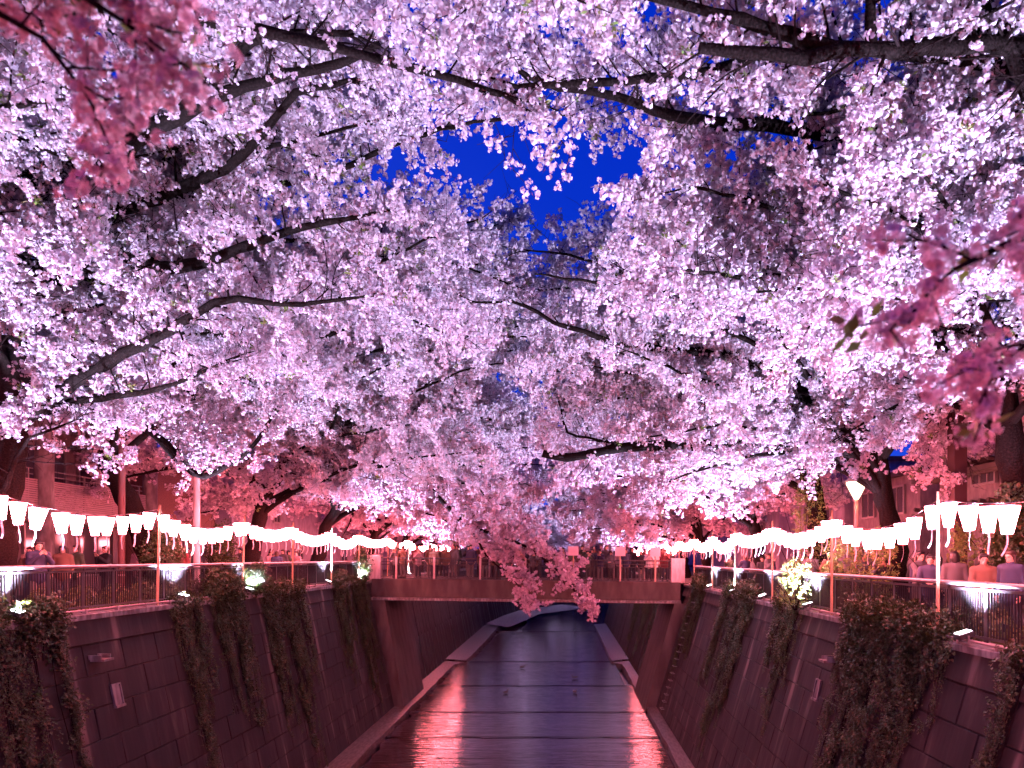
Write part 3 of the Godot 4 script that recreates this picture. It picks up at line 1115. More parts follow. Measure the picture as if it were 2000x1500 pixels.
func branch(p: Vector3, t: Vector3, length: float, r: float, T: Dictionary, ahead := false) -> void:
	var d := t if ahead else side_dir(t, T.flatten, rnd(0.25, 0.8), T.up)
	var bp := shoot(p, d, length, 5, rnd(-0.1, 0.07) + T.lift, 0.16)
	if in_gap(bp[5]) and in_gap(bp[3]):
		return
	if not in_reach(bp[0]) and not in_reach(bp[5]):
		return
	var tw: MB = T.tw
	tw.tube(bp, taper(6, minf(r, 0.028), 0.005), 4, false)
	dress(bp, T, 0.2, T.spacing * 1.3, T.off)
	var m := int(length / T.twig)
	for k in m:
		var f := (k + rnd(0.3, 1.0)) / m
		var i := mini(4, int(f * 5))
		var q := bp[i].lerp(bp[i + 1], f * 5 - i)
		var td := (bp[i + 1] - bp[i]).normalized()
		var w := shoot(q, side_dir(td, 0.75, rnd(0.3, 0.9)), rnd(0.28, 0.72) * T.twl, 2, rnd(-0.15, 0.1), 0.2)
		tw.tube(w, taper(3, 0.0065, 0.003), 3, false)
		dress(w, T, 0.1, T.spacing, T.off)

func auto_limbs(forks: Array, river: float, count: int, reach: float, top: float, spread := 1.9, steep := 1.15) -> Array:
	# limbs that leave the trunk at its forks, rise, and arch over; most of them towards the river
	var out := []
	for k in count:
		var f: Vector3 = forks[k % forks.size()]
		var a := rnd(-spread, spread)
		if k % 4 == 3 and spread > 1.0:
			a = rnd(2.0, 4.2)
		var toward := absf(a) < 1.3
		var dir := Vector3(river * cos(a), 0, sin(a))
		var el := rnd(0.35 if spread > 1.0 else steep * 0.6, steep)
		var length := rnd(0.75, 1.1) * (reach if toward else reach * 0.62)
		var p := f
		var pts := [p]
		var m := 7
		for i in m:
			var g := float(i) / m
			var e := lerpf(el, rnd(-0.25, 0.12), pow(g, 0.7))
			dir = (dir + Vector3(rnd(-0.22, 0.22), 0, rnd(-0.22, 0.22))).normalized()
			p += (dir * cos(e) + Vector3(0, sin(e), 0)) * length / m
			p.y = minf(p.y, top + rnd(-0.4, 0.2))
			pts.append(p)
		var r0 := rnd(0.085, 0.15)
		out.append([pts, r0, 0.022])
		# a fork
		var s := 2 + rng.randi() % 2
		var q: Vector3 = pts[s]
		var d2: Vector3 = (pts[s + 1] - pts[s]).normalized()
		d2 = (d2 + Vector3(-d2.z, rnd(-0.1, 0.35), d2.x) * (0.75 if rng.randf() < 0.5 else -0.75)).normalized()
		var sub := [q]
		for i in 4:
			d2 = (d2 + rv() * 0.16 - Vector3(0, 0.07, 0)).normalized()
			q += d2 * length * 0.15
			q.y = minf(q.y, top + 0.2)
			sub.append(q)
		out.append([sub, r0 * 0.6, 0.02])
	return out

func cherry(label: String, trunk: Array, r: float, limbs: Array, opt := {}) -> Node3D:
	var T := {"tw": MB.new(), "xf": [], "lf": [], "size": 1.06, "spacing": 0.08, "off": 0.05, "every": 0.21, "long": 2.2, "short": 0.9, "twig": 0.15, "twl": 1.0, "flatten": 0.6, "lift": 0.0, "up": 0.38, "hole": -0.33, "bald": 0.16, "bare": -0.36, "clump": 2.4, "leafy": 0.03, "mesh": 0, "pink": 0.0}
	T.merge(opt, true)
	var o := thing("cherry_tree", label, "cherry tree", Vector3.ZERO, 0.0, "cherry trees along both banks")
	var path := smooth_path(trunk, 0.35, 0.02)
	var b := MB.new()
	var rad := taper(path.size(), r, r * 0.55)
	rad[0] *= 1.35
	if rad.size() > 1:
		rad[1] *= 1.12
	b.tube(path, rad, 14, true, 0.09)
	part(o, "trunk", b.mesh(M.bark))
	for l in limbs:
		grow(o, l[0], l[1], l[2], T)
	if T.tw.ix.size() > 0:
		part(o, "twigs", T.tw.mesh(M.twig)).set_meta("kind", "stuff")
	var tints := PackedColorArray()
	for i in T.xf.size():
		var s := rnd(0.8, 1.0)
		tints.append(Color(s, s * rnd(0.93, 1.0), s * rnd(0.96, 1.0)))
	if T.xf.size() > 0:
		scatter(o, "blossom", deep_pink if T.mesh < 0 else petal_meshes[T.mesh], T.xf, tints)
	if T.lf.size() > 0:
		scatter(o, "young_leaves", leaf_spray, T.lf)
	total_sprays += T.xf.size()
	return o

var total_sprays := 0
var deep_pink: ArrayMesh

func column_trunk(x: float, z: float, y0: float, lean: float, h: float) -> Array:
	var out := []
	for k in 5:
		var f := k / 4.0
		out.append(Vector3(x + lean * f * f + rnd(-0.06, 0.06), y0 - 0.15 + h * f, z + rnd(-0.08, 0.08)))
	return out

func forks_of(trunk: Array) -> Array:
	return [trunk[3], trunk[4], (trunk[3] + trunk[4]) * 0.5, trunk[4]]

func trees() -> void:
	make_sprays()
	var L: Dictionary = limb_paths()
	for key in ["TL2", "TL3", "TR1", "TR2", "TR3", "TR4"]:
		for l in L[key]:
			thin_under(l[0])
	var t: Array
	var far1 := {"mesh": 4, "spacing": 0.18, "size": 1.3, "every": 0.27, "off": 0.09, "twig": 0.22, "leafy": 0.015}
	var far2 := {"mesh": 5, "spacing": 0.29, "size": 1.9, "every": 0.34, "off": 0.14, "twig": 0.3, "leafy": 0.0, "long": 2.5}
	# left bank, from the camera away
	t = column_trunk(-11.8, -1.2, 0, 0.6, 4.0)
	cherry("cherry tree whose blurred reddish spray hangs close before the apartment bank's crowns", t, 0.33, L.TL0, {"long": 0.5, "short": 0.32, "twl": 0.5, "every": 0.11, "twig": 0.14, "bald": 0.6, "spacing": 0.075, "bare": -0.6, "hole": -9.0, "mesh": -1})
	t = column_trunk(-12.0, -7.6, 0, 0.8, 6.4)
	cherry("cherry tree on the apartment bank whose branches arch highest over the near water", t, 0.36, L.TL1 + auto_limbs(forks_of(t), 1.0, 6, 9.5, 10.2, 1.6), {"mesh": 1})
	t = [Vector3(-12.5, -0.15, -14.9), Vector3(-12.35, 1.5, -14.85), Vector3(-12.1, 3.2, -14.8), Vector3(-11.85, 5.0, -14.7), Vector3(-11.65, 6.7, -14.6)]
	cherry("big cherry tree with a thick grey trunk and long low limbs before the apartment building", t, 0.44, L.TL2 + auto_limbs([t[4], t[4], t[3]], 1.0, 5, 8.0, 10.6) + auto_limbs([t[4]], 1.0, 3, 11.5, 10.6, 0.5, 0.9), {"mesh": 2})
	t = [Vector3(-11.9, -0.15, -20.2), Vector3(-12.2, 1.3, -20.2), Vector3(-12.7, 2.7, -20.1), Vector3(-13.3, 4.0, -20.0), Vector3(-13.4, 5.2, -19.9)]
	cherry("dark cherry tree leaning away from the river behind the thick reddish pole", t, 0.4, L.TL3 + auto_limbs(forks_of(t), 1.0, 7, 9.5, 10.2) + auto_limbs(forks_of(t), 1.0, 8, 14.0, 12.4, 0.55, 1.1), {"mesh": 3, "spacing": 0.095, "size": 1.16})
	t = column_trunk(-12.2, -26.5, 0, 0.7, 4.0)
	cherry("cherry tree on the apartment bank standing before the small brick house", t, 0.38, auto_limbs(forks_of(t), 1.0, 8, 9.5, 11.0) + auto_limbs(forks_of(t), 1.0, 7, 13.0, 13.2, 0.6, 1.15), {"mesh": 0, "spacing": 0.115, "size": 1.3, "every": 0.24})
	t = column_trunk(-12.0, -33.0, 0, 1.0, 3.8)
	cherry("cherry tree with one long branch drooping in front of the footbridge", t, 0.38, L.TL5 + auto_limbs(forks_of(t), 1.0, 8, 9.5, 11.2) + auto_limbs(forks_of(t), 1.0, 5, 13.0, 13.5, 0.6, 1.15), far1)
	t = column_trunk(9.6, -1.0, RY, -0.5, 4.2)
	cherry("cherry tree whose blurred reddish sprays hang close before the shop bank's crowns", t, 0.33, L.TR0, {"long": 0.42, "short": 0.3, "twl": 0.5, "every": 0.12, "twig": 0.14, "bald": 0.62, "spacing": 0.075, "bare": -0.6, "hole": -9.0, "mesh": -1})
	t = column_trunk(9.2, -8.6, RY, -0.6, 6.2)
	cherry("cherry tree on the shop bank whose broken limb lies level across the upper crowns", t, 0.36, L.TR1 + auto_limbs(forks_of(t), -1.0, 5, 7.5, 10.2, 1.6), {"mesh": 2})
	t = column_trunk(9.0, -13.2, RY, -0.5, 4.8)
	cherry("cherry tree on the shop bank with a long limb reaching the gap of blue sky", t, 0.38, L.TR2 + auto_limbs(forks_of(t), -1.0, 7, 7.5, 9.6) + auto_limbs([t[4]], -1.0, 4, 8.5, 10.2, 0.6, 1.05), {"mesh": 3})
	t = column_trunk(9.2, -18.8, RY, -0.5, 4.4)
	cherry("cherry tree beside the street lamp with two long dark limbs over mid river", t, 0.36, L.TR3 + auto_limbs(forks_of(t), -1.0, 7, 7.5, 10.0) + auto_limbs(forks_of(t), -1.0, 8, 11.0, 12.2, 0.55, 1.1), {"mesh": 0, "spacing": 0.095, "size": 1.16})
	t = column_trunk(9.3, -24.6, RY, -0.4, 5.0)
	cherry("cherry tree with the thickest dark trunk and a low blunt level limb over the water", t, 0.47, L.TR4 + auto_limbs(forks_of(t), -1.0, 7, 8.5, 11.0) + auto_limbs(forks_of(t), -1.0, 7, 11.0, 13.0, 0.6, 1.15), {"mesh": 1, "spacing": 0.115, "size": 1.3, "every": 0.24})
	t = column_trunk(9.2, -31.5, RY, -0.7, 4.0)
	cherry("cherry tree on the shop bank just before the footbridge", t, 0.38, auto_limbs(forks_of(t), -1.0, 8, 9.0, 11.2) + auto_limbs(forks_of(t), -1.0, 5, 11.5, 13.5, 0.6, 1.15), far1)
	# beyond the footbridge
	var zs := [-42.0, -50.0, -59.0, -69.0]
	var words := ["just beyond the footbridge", "second beyond the footbridge", "third beyond the footbridge", "last before the river bends"]
	for k in 4:
		t = column_trunk(-12.2, zs[k] + rnd(-1, 1), 0, 0.9, 3.6)
		cherry("pale far cherry tree on the apartment bank, " + words[k], t, 0.36, auto_limbs(forks_of(t), 1.0, 9, 10.0, 12.5) + auto_limbs([t[2], t[3]], 1.0, 4, 9.0, 4.6, 1.2) + auto_limbs(forks_of(t), 1.0, 4, 13.0, 14.5, 0.7, 1.2), far1 if k == 0 else far2)
		t = column_trunk(9.3, zs[k] - 2.0 + rnd(-1, 1), RY, -0.8, 3.6)
		cherry("pale far cherry tree on the shop bank, " + words[k], t, 0.36, auto_limbs(forks_of(t), -1.0, 9, 9.0, 12.5) + auto_limbs([t[2], t[3]], -1.0, 4, 9.0, 4.6, 1.2) + auto_limbs(forks_of(t), -1.0, 4, 12.0, 14.5, 0.7, 1.2), far1 if k == 0 else far2)
	var ends := [[Vector3(-9.5, 0, -99), "at the outer wall of the curve"], [Vector3(2, 0, -119), "behind the far end of the gravel bar"], [Vector3(-6.5, 0, -108), "leaning over the gravel bar"], [Vector3(-9, 0, -90), "at the inner start of the curve"], [Vector3(-3, 0, -116), "above the gravel bar"], [Vector3(6, 0, -126), "before the wide dark block"], [Vector3(12, 0, -92), "on the shop bank"]]
	for q in ends:
		t = column_trunk(q[0].x, q[0].z, 0, 0.3, 4.0)
		cherry("cherry tree at the river bend, " + q[1], t, 0.4, auto_limbs(forks_of(t), 1.0 if q[0].x < 3 else -1.0, 10, 10.0, 13.0) + auto_limbs([t[2], t[3]], 1.0 if q[0].x < 3 else -1.0, 5, 9.0, 5.5), far2)
	print("blossom sprays: ", total_sprays)

# main limbs as they stand in the world: [points, radius at the foot, radius at the tip]
func limb_paths() -> Dictionary:
	var d := {}
	d.TL0 = []
	d.TL0.append([[Vector3(-11.20, 3.60, -1.20), Vector3(-8.00, 4.80, -1.60), Vector3(-5.20, 4.90, -2.10), Vector3(-3.40, 4.30, -2.60), Vector3(-2.60, 3.95, -2.80), Vector3(-2.20, 3.75, -2.90), Vector3(-1.95, 3.62, -3.00)], 0.110, 0.012])
	d.TL0.append([[Vector3(-8.00, 4.80, -1.60), Vector3(-4.80, 4.70, -2.40), Vector3(-3.20, 4.10, -2.90), Vector3(-2.65, 3.80, -3.10), Vector3(-2.40, 3.62, -3.15), Vector3(-2.28, 3.48, -3.20)], 0.060, 0.010])
	d.TL0.append([[Vector3(-8.00, 4.80, -1.60), Vector3(-4.80, 5.20, -2.20), Vector3(-3.20, 4.50, -2.60), Vector3(-2.40, 4.10, -2.80), Vector3(-2.00, 3.85, -2.90)], 0.060, 0.010])
	d.TR0 = []
	d.TR0.append([[Vector3(9.10, 3.90, -1.00), Vector3(6.00, 4.60, -1.60), Vector3(4.20, 3.90, -2.20), Vector3(2.90, 3.10, -2.80), Vector3(2.35, 2.80, -3.00), Vector3(2.00, 2.66, -3.10), Vector3(1.80, 2.58, -3.15)], 0.100, 0.012])
	d.TR0.append([[Vector3(6.00, 4.60, -1.60), Vector3(4.00, 3.60, -2.30), Vector3(2.90, 2.85, -2.90), Vector3(2.50, 2.50, -3.10), Vector3(2.25, 2.30, -3.20), Vector3(2.08, 2.18, -3.20)], 0.050, 0.010])
	d.TL1 = []
	d.TL1.append([[Vector3(-9.23, 5.37, -8.20), Vector3(-8.19, 6.23, -8.40), Vector3(-7.48, 6.73, -8.60), Vector3(-6.87, 7.13, -8.80)], 0.156, 0.039])
	d.TL1.append([[Vector3(-11.20, 6.00, -7.60), Vector3(-8.50, 7.30, -7.90), Vector3(-5.50, 7.90, -8.30), Vector3(-3.00, 7.70, -8.60), Vector3(-0.80, 7.30, -8.90)], 0.143, 0.039])
	d.TL1.append([[Vector3(-11.20, 5.60, -7.60), Vector3(-8.50, 7.60, -6.90), Vector3(-5.50, 8.20, -6.60), Vector3(-2.60, 8.00, -6.80), Vector3(-0.40, 7.40, -7.20)], 0.130, 0.039])
	d.TL2 = []
	d.TL2.append([[Vector3(-11.83, 6.18, -14.60), Vector3(-11.53, 7.02, -14.50), Vector3(-10.69, 7.49, -14.40), Vector3(-10.01, 7.64, -14.20), Vector3(-9.63, 7.72, -14.10), Vector3(-8.57, 7.19, -13.60), Vector3(-7.53, 6.87, -13.20), Vector3(-6.48, 6.96, -12.90), Vector3(-5.48, 7.16, -12.60), Vector3(-4.65, 7.30, -12.40), Vector3(-3.66, 7.34, -12.20)], 0.221, 0.039])
	d.TL2.append([[Vector3(-10.01, 7.66, -14.20), Vector3(-9.08, 8.09, -13.60), Vector3(-7.72, 8.13, -13.00), Vector3(-6.17, 8.33, -12.40), Vector3(-5.49, 8.51, -12.00), Vector3(-4.86, 8.76, -11.60), Vector3(-4.46, 8.95, -11.30), Vector3(-3.47, 8.95, -11.00)], 0.156, 0.039])
	d.TL2.append([[Vector3(-11.88, 6.40, -14.60), Vector3(-11.80, 7.62, -14.40), Vector3(-11.42, 8.44, -14.10), Vector3(-10.51, 8.87, -13.60), Vector3(-9.63, 8.82, -13.10), Vector3(-8.08, 8.34, -12.20), Vector3(-7.01, 8.48, -11.50), Vector3(-6.19, 8.37, -11.00), Vector3(-5.27, 8.47, -10.60), Vector3(-4.13, 8.47, -10.20), Vector3(-3.26, 8.48, -10.00), Vector3(-2.62, 8.56, -9.70)], 0.247, 0.046])
	d.TL2.append([[Vector3(-6.19, 8.37, -11.00), Vector3(-5.62, 8.63, -10.70), Vector3(-5.28, 8.73, -10.50), Vector3(-4.58, 8.80, -10.00), Vector3(-3.85, 8.79, -9.80), Vector3(-3.00, 8.55, -9.50)], 0.104, 0.039])
	d.TL2.append([[Vector3(-12.05, 3.91, -14.80), Vector3(-10.97, 4.36, -14.20), Vector3(-9.94, 4.78, -13.80), Vector3(-9.23, 4.99, -13.50), Vector3(-8.30, 5.32, -13.20), Vector3(-7.49, 5.60, -13.00), Vector3(-6.93, 5.80, -12.80), Vector3(-6.48, 6.00, -12.70), Vector3(-6.00, 6.04, -12.60), Vector3(-5.20, 5.91, -12.50), Vector3(-4.37, 5.89, -12.40), Vector3(-3.69, 5.95, -12.30)], 0.169, 0.026])
	d.TL2.append([[Vector3(-12.05, 4.14, -14.80), Vector3(-10.69, 4.44, -14.40), Vector3(-9.63, 4.58, -14.20), Vector3(-8.61, 4.65, -14.00), Vector3(-7.97, 4.81, -13.90), Vector3(-7.18, 5.07, -13.80)], 0.130, 0.033])
	d.TL2.append([[Vector3(-11.91, 6.21, -14.70), Vector3(-11.19, 6.70, -15.20), Vector3(-10.77, 6.89, -15.40), Vector3(-10.42, 6.88, -15.60), Vector3(-9.93, 6.83, -15.80), Vector3(-9.22, 6.77, -16.00), Vector3(-8.35, 6.67, -16.20), Vector3(-7.81, 6.53, -16.40)], 0.130, 0.039])
	d.TL2.append([[Vector3(-12.07, 2.34, -14.50), Vector3(-11.69, 2.75, -14.30), Vector3(-11.35, 3.38, -14.20), Vector3(-11.08, 3.72, -14.20), Vector3(-10.60, 3.97, -14.20), Vector3(-10.05, 4.11, -14.10)], 0.065, 0.016])
	d.TL3 = []
	d.TL3.append([[Vector3(-13.65, 5.08, -20.00), Vector3(-12.50, 5.19, -19.60), Vector3(-11.47, 4.71, -19.30), Vector3(-10.82, 4.07, -19.10), Vector3(-9.97, 3.50, -18.90), Vector3(-9.15, 3.82, -18.70), Vector3(-8.47, 4.23, -18.50), Vector3(-7.80, 5.04, -18.30)], 0.169, 0.039])
	d.TL3.append([[Vector3(-13.37, 6.15, -19.80), Vector3(-12.08, 7.51, -19.40), Vector3(-11.05, 7.21, -19.00), Vector3(-10.58, 6.36, -18.80), Vector3(-10.05, 5.58, -18.60)], 0.143, 0.052])
	d.TL5 = []
	d.TL5.append([[Vector3(-10.89, 5.95, -33.00), Vector3(-9.26, 6.13, -32.50), Vector3(-7.20, 5.45, -32.00), Vector3(-5.69, 3.98, -31.60), Vector3(-4.46, 2.78, -31.30), Vector3(-2.80, 2.23, -31.10), Vector3(-1.40, 1.60, -31.00), Vector3(-0.35, 0.78, -31.00), Vector3(0.35, -0.03, -31.00), Vector3(0.70, -0.49, -31.00)], 0.156, 0.026])
	d.TL5.append([[Vector3(-5.69, 3.98, -31.60), Vector3(-4.21, 2.54, -31.20), Vector3(-3.49, 1.37, -31.00), Vector3(-2.56, 0.55, -31.00), Vector3(-1.86, -0.15, -31.00)], 0.078, 0.019])
	d.TL5.append([[Vector3(-10.89, 4.47, -33.00), Vector3(-8.16, 7.49, -32.00), Vector3(-6.28, 6.83, -31.00), Vector3(-4.80, 5.60, -30.50), Vector3(-3.60, 4.18, -30.00), Vector3(-2.81, 3.05, -30.00)], 0.130, 0.019])
	d.TR1 = []
	d.TR1.append([[Vector3(7.92, 5.67, -8.80), Vector3(6.77, 6.99, -8.60), Vector3(5.67, 7.55, -8.40), Vector3(4.73, 7.49, -8.30), Vector3(4.03, 7.34, -8.20), Vector3(3.34, 7.27, -8.10), Vector3(2.84, 7.12, -8.00), Vector3(2.06, 7.09, -7.90), Vector3(1.56, 7.08, -7.80)], 0.143, 0.062])
	d.TR1.append([[Vector3(3.23, 7.27, -8.10), Vector3(2.67, 7.40, -8.00), Vector3(2.06, 7.48, -7.90), Vector3(1.42, 7.55, -7.80), Vector3(0.87, 7.60, -7.70)], 0.091, 0.039])
	d.TR1.append([[Vector3(3.68, 7.33, -8.15), Vector3(3.61, 7.55, -8.00), Vector3(3.56, 8.07, -7.90), Vector3(3.45, 8.56, -7.80)], 0.072, 0.039])
	d.TR1.append([[Vector3(7.59, 5.81, -8.80), Vector3(6.19, 6.60, -8.60), Vector3(5.69, 7.31, -8.50), Vector3(5.45, 7.68, -8.40), Vector3(5.21, 7.93, -8.30), Vector3(4.92, 8.45, -8.20)], 0.130, 0.065])
	d.TR1.append([[Vector3(8.60, 5.90, -8.60), Vector3(6.20, 7.60, -9.00), Vector3(3.60, 8.20, -9.30), Vector3(1.60, 7.90, -9.40), Vector3(-0.60, 7.60, -9.20)], 0.130, 0.039])
	d.TR1.append([[Vector3(8.60, 5.60, -8.60), Vector3(6.00, 7.40, -7.60), Vector3(3.60, 8.00, -7.00), Vector3(1.40, 7.80, -7.00), Vector3(-0.60, 7.50, -7.30)], 0.130, 0.039])
	d.TR2 = []
	d.TR2.append([[Vector3(8.83, 5.74, -13.30), Vector3(8.16, 7.34, -13.10), Vector3(7.65, 8.41, -12.90), Vector3(7.05, 8.76, -12.60), Vector3(6.55, 9.00, -12.30), Vector3(5.58, 8.74, -12.00), Vector3(4.74, 8.52, -11.70), Vector3(4.14, 8.43, -11.50), Vector3(3.39, 8.41, -11.30), Vector3(2.66, 8.33, -11.10), Vector3(1.46, 8.34, -10.80), Vector3(0.80, 8.41, -10.60), Vector3(-0.08, 8.43, -10.40), Vector3(-0.77, 8.60, -10.20)], 0.221, 0.039])
	d.TR2.append([[Vector3(8.77, 5.23, -13.60), Vector3(7.82, 6.36, -13.90), Vector3(6.81, 7.55, -14.00), Vector3(6.28, 8.06, -13.90), Vector3(5.51, 8.68, -13.70), Vector3(4.96, 9.25, -13.50), Vector3(4.36, 10.06, -13.20)], 0.156, 0.052])
	d.TR2.append([[Vector3(8.71, 5.90, -13.20), Vector3(8.24, 7.20, -13.00), Vector3(7.86, 7.91, -12.90), Vector3(7.11, 8.63, -12.70), Vector3(6.51, 9.25, -12.40)], 0.130, 0.052])
	d.TR3 = []
	d.TR3.append([[Vector3(8.41, 4.53, -19.00), Vector3(7.20, 5.57, -19.20), Vector3(6.30, 6.34, -19.10), Vector3(5.13, 6.78, -19.00), Vector3(4.23, 6.89, -18.80), Vector3(2.50, 6.94, -18.50), Vector3(1.37, 7.04, -18.30), Vector3(0.54, 7.25, -18.10), Vector3(-0.27, 7.43, -17.90), Vector3(-0.67, 7.66, -17.80), Vector3(-1.33, 7.89, -17.70), Vector3(-2.23, 7.81, -17.50)], 0.195, 0.026])
	d.TR3.append([[Vector3(8.41, 5.10, -19.00), Vector3(7.24, 7.04, -19.30), Vector3(5.73, 7.98, -19.10), Vector3(4.99, 8.12, -19.00), Vector3(4.23, 8.09, -18.80), Vector3(3.35, 8.23, -18.60), Vector3(2.35, 8.57, -18.40), Vector3(1.64, 8.83, -18.20), Vector3(0.14, 9.26, -18.00), Vector3(-0.80, 9.26, -17.80)], 0.130, 0.023])
	d.TR4 = []
	d.TR4.append([[Vector3(9.01, 5.66, -24.50), Vector3(7.56, 5.36, -24.00), Vector3(6.61, 5.36, -23.80), Vector3(4.94, 5.16, -23.50), Vector3(2.78, 5.08, -23.20), Vector3(1.38, 4.87, -23.00), Vector3(0.17, 4.62, -22.80), Vector3(-0.68, 4.74, -22.70)], 0.260, 0.130])
	d.TR4.append([[Vector3(5.02, 5.22, -23.50), Vector3(5.04, 6.36, -23.50), Vector3(4.92, 6.96, -23.40), Vector3(5.24, 7.37, -23.30)], 0.052, 0.019])
	d.TR4.append([[Vector3(2.25, 5.03, -23.10), Vector3(0.86, 5.29, -22.90), Vector3(0.17, 5.42, -22.70), Vector3(-0.08, 6.17, -22.60), Vector3(-0.25, 6.74, -22.50)], 0.065, 0.023])
	return d

# ---------------------------------------------------------------- lamps
func floodlight(at: Vector3, aim: Vector3, energy: float, label: String) -> void:
	var o := thing("floodlight", label, "floodlight", at, 0.0, "white floodlights along the copings")
	var z := aim.normalized()
	var x := Vector3(0, 0, 1).cross(z).normalized()
	var turn := Basis(x, z.cross(x), z)
	var b := MB.new()
	b.bevel_box(Vector3(0, 0.14, 0), Vector3(0.26, 0.2, 0.09), 0.012, turn)
	part(o, "housing", b.mesh(M.black))
	b = MB.new()
	b.bar(Vector3(0, 0.0, -0.14), Vector3(0, 0.14, -0.14), 0.03, 0.012)
	b.bar(Vector3(0, 0.0, 0.14), Vector3(0, 0.14, 0.14), 0.03, 0.012)
	b.box(Vector3(0, 0.01, 0), Vector3(0.06, 0.015, 0.29))
	part(o, "bracket", b.mesh(M.steel))
	b = MB.new()
	b.box(Vector3(0, 0.14, 0) + z * 0.052, Vector3(0.22, 0.16, 0.012), turn)
	part(o, "lamp_glass", b.mesh(M.flood))
	var s := SpotLight3D.new()
	s.name = "floodlight_beam"
	s.position = Vector3(0, 0.14, 0) + z * 0.09
	s.basis = Basis(-x, z.cross(x), -z)
	s.light_color = Color(0.82, 0.81, 1.0)
	s.light_energy = energy
	s.light_size = 0.09
	s.spot_angle = 60.0
	s.spot_angle_attenuation = 0.7
	s.spot_range = 60.0
	s.spot_attenuation = 2.0
	s.shadow_enabled = true
	o.add_child(s)

func lamps() -> void:
	var e := 330.0
	var left := [[-18.7, "floodlight on the apartment side coping at the narrow strand of ivy"], [-22.6, "floodlight on the apartment side coping inside the bright green shrub"], [-30.2, "floodlight on the apartment side coping beside two lit clipped bushes"], [-34.8, "floodlight on the apartment side coping at the bridge pillar"], [-13.0, "floodlight on the apartment side coping hidden behind the two-stranded ivy"], [-8.2, "floodlight on the apartment side coping before the two-stranded ivy"], [-46.0, "first floodlight on the apartment side coping beyond the bridge"], [-55.0, "second floodlight on the apartment side coping beyond the bridge"], [-66.0, "third floodlight on the apartment side coping beyond the bridge"], [-77.0, "added floodlight on the apartment side coping before the bend"]]  # the one before the bend is added to brighten the far crowns
	var right := [[-11.55, "large floodlight on the shop side coping in front of brightly lit pickets"], [-18.9, "floodlight on the shop side coping under the lit bush"], [-23.2, "floodlight on the shop side coping standing clear of the ivy"], [-27.2, "small floodlight on the shop side coping between two lantern posts"], [-31.6, "floodlight on the shop side coping at the bridge pillar"], [-6.5, "floodlight on the shop side coping before the brightly lit pickets"], [-46.0, "first floodlight on the shop side coping beyond the bridge"], [-55.0, "second floodlight on the shop side coping beyond the bridge"], [-66.0, "third floodlight on the shop side coping beyond the bridge"], [-78.0, "added floodlight on the shop side coping before the bend"]]  # its lamp before the bend is likewise added for the far crowns
	for q in left:
		floodlight(Vector3(LX + 0.1, 0.06, q[0]), Vector3(0.3 + rnd(-0.05, 0.12), 1.0, rnd(-0.15, 0.15)), e * ((2.6 if q[0] < -70 else 1.5) if q[0] < -40 else 1.0), q[1])
	for q in right:
		floodlight(Vector3(RX - 0.12, RY + 0.06, q[0]), Vector3(-0.3 - rnd(-0.05, 0.12), 1.0, rnd(-0.15, 0.15)), e * ((2.6 if q[0] < -70 else 1.5) if q[0] < -40 else 1.0), q[1])
	for q in [[Vector3(-6.9, 0.1, -98.2), "added floodlight at the first corner of the curved far wall"], [Vector3(-0.9, 0.1, -111.2), "added floodlight at the second corner of the curved far wall"]]:  # lamps added to light the end trees
		floodlight(q[0], Vector3(0.2, 1.0, 0.25), e * 3.0, q[1])
	# street lamp: a frosted cone under a flat hat
	var o := thing("street_lamp", "lit street lamp with a glowing cone shade under a flat hat among the blossom", "street lamp", Vector3(9.45, RY, -22.0))
	var b := MB.new()
	b.lathe(Vector3.ZERO, [Vector2(0.09, 0), Vector2(0.075, 0.6), Vector2(0.055, 3.2), Vector2(0.05, 3.38)], 14)
	part(o, "pole", b.mesh(flat(0.55, 0.3, 0.26, 0.5)))
	b = MB.new()
	b.lathe(Vector3(0, 3.4, 0), [Vector2(0.07, 0), Vector2(0.2, 0.26), Vector2(0.31, 0.5), Vector2(0.3, 0.54)], 20)
	part(o, "shade", b.mesh(M.globe))
	b = MB.new()
	b.lathe(Vector3(0, 3.95, 0), [Vector2(0.36, 0), Vector2(0.34, 0.05), Vector2(0.18, 0.17), Vector2(0.04, 0.22)], 20)
	part(o, "hat", b.mesh(M.steel))
	var l := OmniLight3D.new()
	l.name = "street_lamp_light"
	l.position = Vector3(0, 3.28, 0)
	l.light_color = Color(1.0, 0.8, 0.55)
	l.light_energy = 5.0
	l.light_size = 0.1
	l.omni_range = 60.0
	l.omni_attenuation = 2.0
	l.shadow_enabled = true
	o.add_child(l)

var lantern_parts := {}

